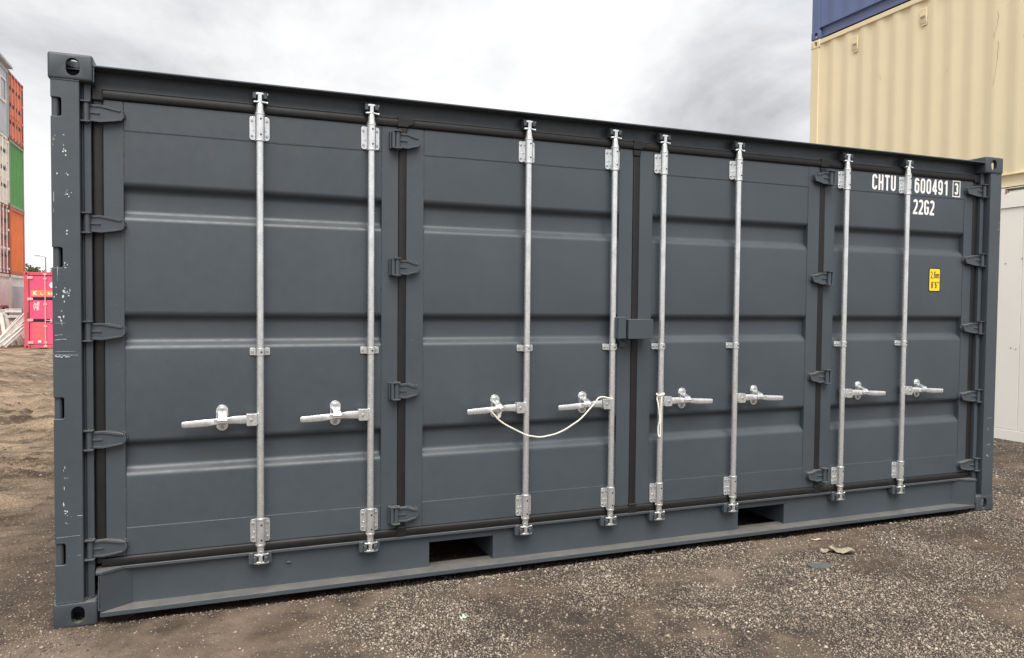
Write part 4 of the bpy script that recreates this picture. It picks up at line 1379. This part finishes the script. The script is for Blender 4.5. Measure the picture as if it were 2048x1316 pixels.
for a, b, c, d_ in ((1.20, 1.28, 1.20, 2.10), (2.02, 2.10, 1.20, 2.10), (1.28, 2.02, 1.20, 1.28), (1.28, 2.02, 2.02, 2.10)):
    wf.box(6.021, 6.06, a, b, c, d_)
w_ = wf.build('window', M_WHITE, cg)
MB().box(6.022, 6.03, 1.28, 2.02, 1.28, 2.02).build('pane', flat('window_glass', (0.10, 0.12, 0.14), 0.08, 0, 0.8), w_)

# ---- pink container, doors facing the camera
X0P = -5.225
pink = bg_container('pink container with an orange lettered banner on its doors', (X0P, 26.0 + 6.058, -0.17), R(-90), 2.591, (PINK, PINKT), 'doors', seed=50, door_bits=PINKR)
PD = [c for c in pink.children if c.name.startswith('door') and 'seal' not in c.name]
PL = 6.058 - 0.035
def pink_quad(name, u0, u1, z0, z1, mat, off, par):
    return MB().box(PL + off - 0.0006, PL + off, u0, u1, z0 + 0.17, z1 + 0.17).build(name, mat, par)
pink_quad('banner', 0.215, 1.10, 1.60, 1.80, flat('orange_banner', (0.78, 0.22, 0.07), 0.6, 0, 0.4, 12, 0.2), 0.0024, PD[0])
def serif(mb, s, u, z, h, x, w, pitch, st):
    for ch in s:
        if ch != ' ':
            q = MB()
            for k, (pts, cl) in enumerate(glyph(ch, w, st)):
                stroke(q, [(u + a * h, z + b * h) for a, b in pts], st * h, 0.0003 * k, cl)
            feet = {'K': [(0.1, 0), (0.1, 1), (w - .1, 0), (w - .1, 1)], 'L': [(0.1, 0), (0.1, 1)], 'I': [(w / 2, 0), (w / 2, 1)], 'N': [(0.1, 0), (.1, 1), (w - .1, 1)], 'E': [(.1, 0), (.1, 1)]}[ch]
            for a, b in feet:
                stroke(q, [(u + (a - .16) * h, z + (b * .93 + .035) * h), (u + (a + .16) * h, z + (b * .93 + .035) * h)], 0.07 * h, 0.0012)
            mb.add([(x - y, a, b) for a, y, b in q.v], q.f)
        u += pitch * h
    return u
t = MB()
serif(t, 'K', 0.275, 1.645 + 0.17, 0.125, PL + 0.0045, 0.80, 0.9, 0.19)
serif(t, 'LINE', 0.490, 1.645 + 0.17, 0.085, PL + 0.0045, 0.80, 1.25, 0.17)
t.f = [tuple(reversed(f)) for f in t.f]
t.build('banner_lettering', M_WHITE, PD[0])
t = MB()
n = 18
t.add([(PL + 0.0026, 0.845 + 0.10 * math.cos(2 * math.pi * k / n), 1.985 + 0.17 + 0.10 * math.sin(2 * math.pi * k / n)) for k in range(n)], [tuple(range(n))])
t.build('round_emblem', M_WHITE, PD[0])
sm2 = MB()
random.seed(5)
for k in range(46):
    cu, cz = 0.36 + random.uniform(-0.085, 0.085), 1.27 + 0.17 + random.uniform(-0.12, 0.12)
    a_ = random.uniform(0, 3.14)
    w2, h2 = random.uniform(0.008, 0.02), random.uniform(0.02, 0.06)
    sm2.add([(PL + 0.002 + 0.00005 * k, cu + w2 * math.cos(a_ + q) * (1 if i % 2 else .5), cz + h2 * math.sin(a_ + q)) for i, q in enumerate((0, 1.2, 2.4, 3.6, 4.9))], [(0, 1, 2, 3, 4)])
tag(sm2.build('paint_scuff', flat('scuff_pale_pink', (0.75, 0.55, 0.55), 0.7), PD[0]), kind='stuff')
pink_quad('faded_patch', 0.24, 0.60, 0.08, 0.70, flat('salmon_patch', (0.66, 0.11, 0.13), 0.6, 0, 0.4, 9, 0.15), 0.0016, PD[0])
pink_quad('data_plate', 0.395, 0.49, 0.03, 0.10, M_WHITE, 0.003, PD[0])

# ---- pale beams leaning beside the pink container
M_BEAM = flat('pale_beam', (0.56, 0.54, 0.50), 0.7, 0, 0.3, 6, 0.2)
def beam(p0, p1, w, h, label, extra=0.0):
    p0, p1 = Vector(p0), Vector(p1)
    d = (p1 - p0)
    Ln = d.length
    m = MB()
    m.box(0, Ln, -h / 2, h / 2, -w / 2, w / 2)
    m.box(0.004, Ln - 0.004, -h / 2 - 0.012, -h / 2 + 0.001, -w / 2, -w / 2 + 0.025)
    m.box(0.004, Ln - 0.004, -h / 2 - 0.012, -h / 2 + 0.001, w / 2 - 0.025, w / 2)
    o = m.build('pale_beam', M_BEAM, None, bevel=0.004)
    x = d.normalized()
    z = (Vector((0, 0, 1)) if abs(x.z) < 0.95 else Vector((1, 0, 0)))
    yv = z.cross(x).normalized(); zv = x.cross(yv)
    mm = Matrix((x, yv, zv)).transposed().to_4x4()
    mm.translation = p0
    o.matrix_world = mm
    tag(o, label, 'beam', 'pale beams piled beside the pink container')
    return o
G_ = -0.16
SH = 'slanting pale beam in the pile left of the pink container'
UP = 'upright leaning pale beam at the left of the beam pile'
for p0, p1, w, h, lb_ in (
        ((-6.23, 26.75, -0.10), (-5.42, 27.25, 0.96), 0.13, 0.07, SH), ((-6.12, 26.55, -0.13), (-5.42, 27.0, 0.58), 0.12, 0.07, SH), ((-5.90, 26.45, -0.12), (-5.40, 26.85, 0.47), 0.11, 0.06, SH),
        ((-6.30, 26.95, -0.12), (-5.62, 27.4, 0.86), 0.12, 0.06, SH), ((-6.02, 26.65, -0.12), (-5.43, 27.15, 0.72), 0.10, 0.06, SH),
        ((-5.80, 27.3, -0.14), (-6.12, 27.55, 1.02), 0.11, 0.08, UP), ((-5.98, 27.15, -0.14), (-6.19, 27.4, 1.00), 0.12, 0.08, UP), ((-5.62, 27.4, -0.14), (-5.99, 27.65, 0.90), 0.08, 0.06, UP),
        ((-5.55, 27.45, -0.14), (-5.89, 27.7, 0.92), 0.08, 0.06, UP), ((-6.25, 27.0, -0.14), (-6.33, 27.3, 0.9), 0.10, 0.07, UP),
        ((-6.10, 27.62, 1.085), (-5.60, 27.66, 1.090), 0.13, 0.25, 'short pale beam lying flat on top of the beam pile'),
        ((-6.02, 27.60, 0.88), (-5.58, 27.62, 0.885), 0.08, 0.25, 'thin pale beam lying flat just under the topmost beam'),
        ((-6.34, 27.5, 1.04), (-6.02, 27.9, 1.06), 0.14, 0.2, 'pale beam end at the top left of the beam pile')):
    beam(p0, p1, w, h, lb_)
pole = MB().tube([(-5.54, 27.85, -0.17), (-5.54, 27.85, 2.25)], 0.028, 8)
pole.box(-5.57, -5.51, 27.80, 27.90, -0.17, -0.15)
tag(pole.build('steel_pole', flat('grey_steel', (0.33, 0.34, 0.35), 0.5, 0.3), None, smooth=True), 'thin grey upright pole beside the left edge of the pink container', 'pole')

# ---- street lamp and trees far behind
zl = float(ground_z(np.array([-19.6]), np.array([111.7]))[0])
lamp = empty('street_lamp', 'far street lamp with a short arm above the pink container', 'street lamp', (-19.6, 111.7, zl))
M_LP = flat('lamp_grey', (0.22, 0.24, 0.26), 0.5, 0.3)
MB().tube([(0, 0, 0), (0, 0, 7.25)], [0.11, 0.07], 8).build('pole', M_LP, lamp, smooth=True)
MB().tube([(0, 0, 7.2), (-0.3, 0.05, 7.3), (-0.75, 0.1, 7.36)], 0.05, 6).build('arm', M_LP, lamp, smooth=True)
MB().prism([(-1.25, -0.09), (-0.75, -0.12), (-0.65, 0.0), (-0.75, 0.12), (-1.25, 0.09)], 'z', 7.30, 7.42).build('lamp_head', M_LP, lamp, bevel=0.03)

def leaf_mat(n, c):
    s = NT(n)
    v = s.noise(0.9, 4)
    return s.set(Base_Color=s.mix(v, tuple(q * 0.6 for q in c), tuple(q * 1.4 for q in c)), Roughness=0.7, Specular_IOR_Level=0.2)
M_LEAF = [leaf_mat('leaf_green', (0.075, 0.10, 0.032)), leaf_mat('leaf_yellow_green', (0.13, 0.135, 0.04))]
M_BARK = flat('bark', (0.10, 0.08, 0.06), 0.9)
def tree(x, y, h, w, label, mi, seed):
    g = np.random.default_rng(seed)
    z = float(ground_z(np.array([x]), np.array([y]))[0])
    r = empty('tree', label, 'tree', (x, y, z), 0, 'trees far behind the pink container')
    tk = MB().tube([(0, 0, -0.1), (0.08, 0, h * 0.35), (0.0, 0.1, h * 0.9)], [h * 0.028, h * 0.02, 0.03], 7)
    for k in range(6):
        a = k * 1.9 + seed
        z0 = h * (0.35 + 0.08 * k)
        tk.tube([(0.03, 0.03, z0), (math.cos(a) * w * 0.25, math.sin(a) * w * 0.25, z0 + h * 0.12), (math.cos(a) * w * 0.42, math.sin(a) * w * 0.42, z0 + h * 0.17)], [h * 0.011, h * 0.006, 0.02], 5)
    tk.build('trunk', M_BARK, r, smooth=True)
    cl = [(g.normal(0, w * 0.22), g.normal(0, w * 0.22), h * g.uniform(0.42, 0.95), w * g.uniform(0.10, 0.22)) for _ in range(26)]
    n = 2600
    ci = g.integers(0, len(cl), n)
    C = np.array(cl)[ci]
    p = g.normal(0, 1, (n, 3)); p /= np.linalg.norm(p, axis=1)[:, None]
    p = p * (g.random(n) ** 0.4)[:, None] * C[:, 3:4] + C[:, :3]
    a = g.normal(0, 1, (n, 3)); a /= np.linalg.norm(a, axis=1)[:, None]
    b = np.cross(a, g.normal(0, 1, (n, 3))); b /= np.linalg.norm(b, axis=1)[:, None]
    sz = g.uniform(0.07, 0.16, (n, 1))
    V = np.stack([p - a * sz, p + b * sz * 0.6, p + a * sz, p - b * sz * 0.6], 1).reshape(-1, 3)
    m = MB()
    m.v = [tuple(q) for q in V]
    m.f = [(4 * i, 4 * i + 1, 4 * i + 2, 4 * i + 3) for i in range(n)]
    m.mi = [0] * n
    m.build('crown', M_LEAF[mi], r)
tree(-22.3, 117, 6.6, 3.6, 'small dark tree between the orange container and the lamp', 0, 1)
tree(-18.9, 113, 6.0, 3.4, 'yellow-green tree just right of the far street lamp', 1, 2)
tree(-19.9, 118, 5.6, 3.2, 'low green tree directly behind the far street lamp', 0, 3)
tree(-16.6, 114, 6.4, 3.8, 'green tree half hidden by the grey container corner post', 0, 4)

# ------------------------------------------------------------------ small things on the ground
def gz(x, y):
    return float(ground_z(np.array([x]), np.array([y]))[0])
def crumple(x, y, lx, ly, rot, amp, mat, name, label, cat, seed, pointed=True):
    g = np.random.default_rng(seed)
    nu, nv = 13, 9
    top = []
    for i in range(nu):
        for j in range(nv):
            u, v = i / (nu - 1) * 2 - 1, j / (nv - 1) * 2 - 1
            wd = (1 - abs(u) ** 2.2) ** 0.6 if pointed and abs(u) < 1 else (1.0 if not pointed else 0.02)
            px, py = u * lx / 2, v * ly / 2 * wd
            zz = amp * (0.35 + 0.5 * math.sin(u * 4 + seed) * math.cos(v * 3.1) + 0.4 * abs(v)) + g.normal(0, amp * 0.14)
            top.append((px, py, max(0.002, zz)))
    m = MB()
    F_ = [(i * nv + j, (i + 1) * nv + j, (i + 1) * nv + j + 1, i * nv + j + 1) for i in range(nu - 1) for j in range(nv - 1)]
    m.add(top, F_)
    o = m.build(name, mat, None, smooth=True)
    sol = o.modifiers.new('thick', 'SOLIDIFY'); sol.thickness = 0.002
    o.location = (x, y, gz(x, y) + 0.004)
    o.rotation_euler = (0, 0, rot)
    return tag(o, label, cat)
M_DRY = flat('dry_leaf', (0.30, 0.265, 0.20), 0.8, 0, 0.2, 45, 0.4)
crumple(4.225, -0.385, 0.145, 0.085, R(-35), 0.022, M_DRY, 'dry_leaf', 'large curled dry leaf on the gravel below the right fork pocket', 'leaf', 2)
crumple(4.135, -0.345, 0.075, 0.05, R(20), 0.016, M_DRY, 'dry_leaf', 'small curled dry leaf touching the large dry leaf', 'leaf', 5)
sl = MB().prism([(-0.055, -0.03), (0.03, -0.045), (0.062, -0.02), (0.058, 0.03), (-0.05, 0.04), (-0.062, 0.01)], 'z', 0, 0.012)
so = sl.build('slate_piece', flat('grey_slate', (0.095, 0.10, 0.098), 0.75, 0, 0.3, 60, 0.25, 0.3), None, bevel=0.003)
so.location = (3.905, -0.54, gz(3.905, -0.54) + 0.001); so.rotation_euler = (R(2), R(-3), R(-20))
tag(so, 'flat grey stone lying in front of the dry leaves', 'stone')
crumple(1.774, -0.529, 0.034, 0.026, 0.5, 0.010, flat('pale_green_scrap', (0.42, 0.52, 0.44), 0.6, 0, 0.3, 60, 0.2), 'paper_scrap', 'tiny pale green scrap on the gravel in front of the left fork pocket', 'scrap', 8, False)
crumple(4.265, -0.135, 0.07, 0.02, R(-15), 0.006, flat('pale_wood', (0.50, 0.38, 0.28), 0.8), 'wood_chip', 'pale wood chip on the gravel close under the right fork pocket', 'wood chip', 9)
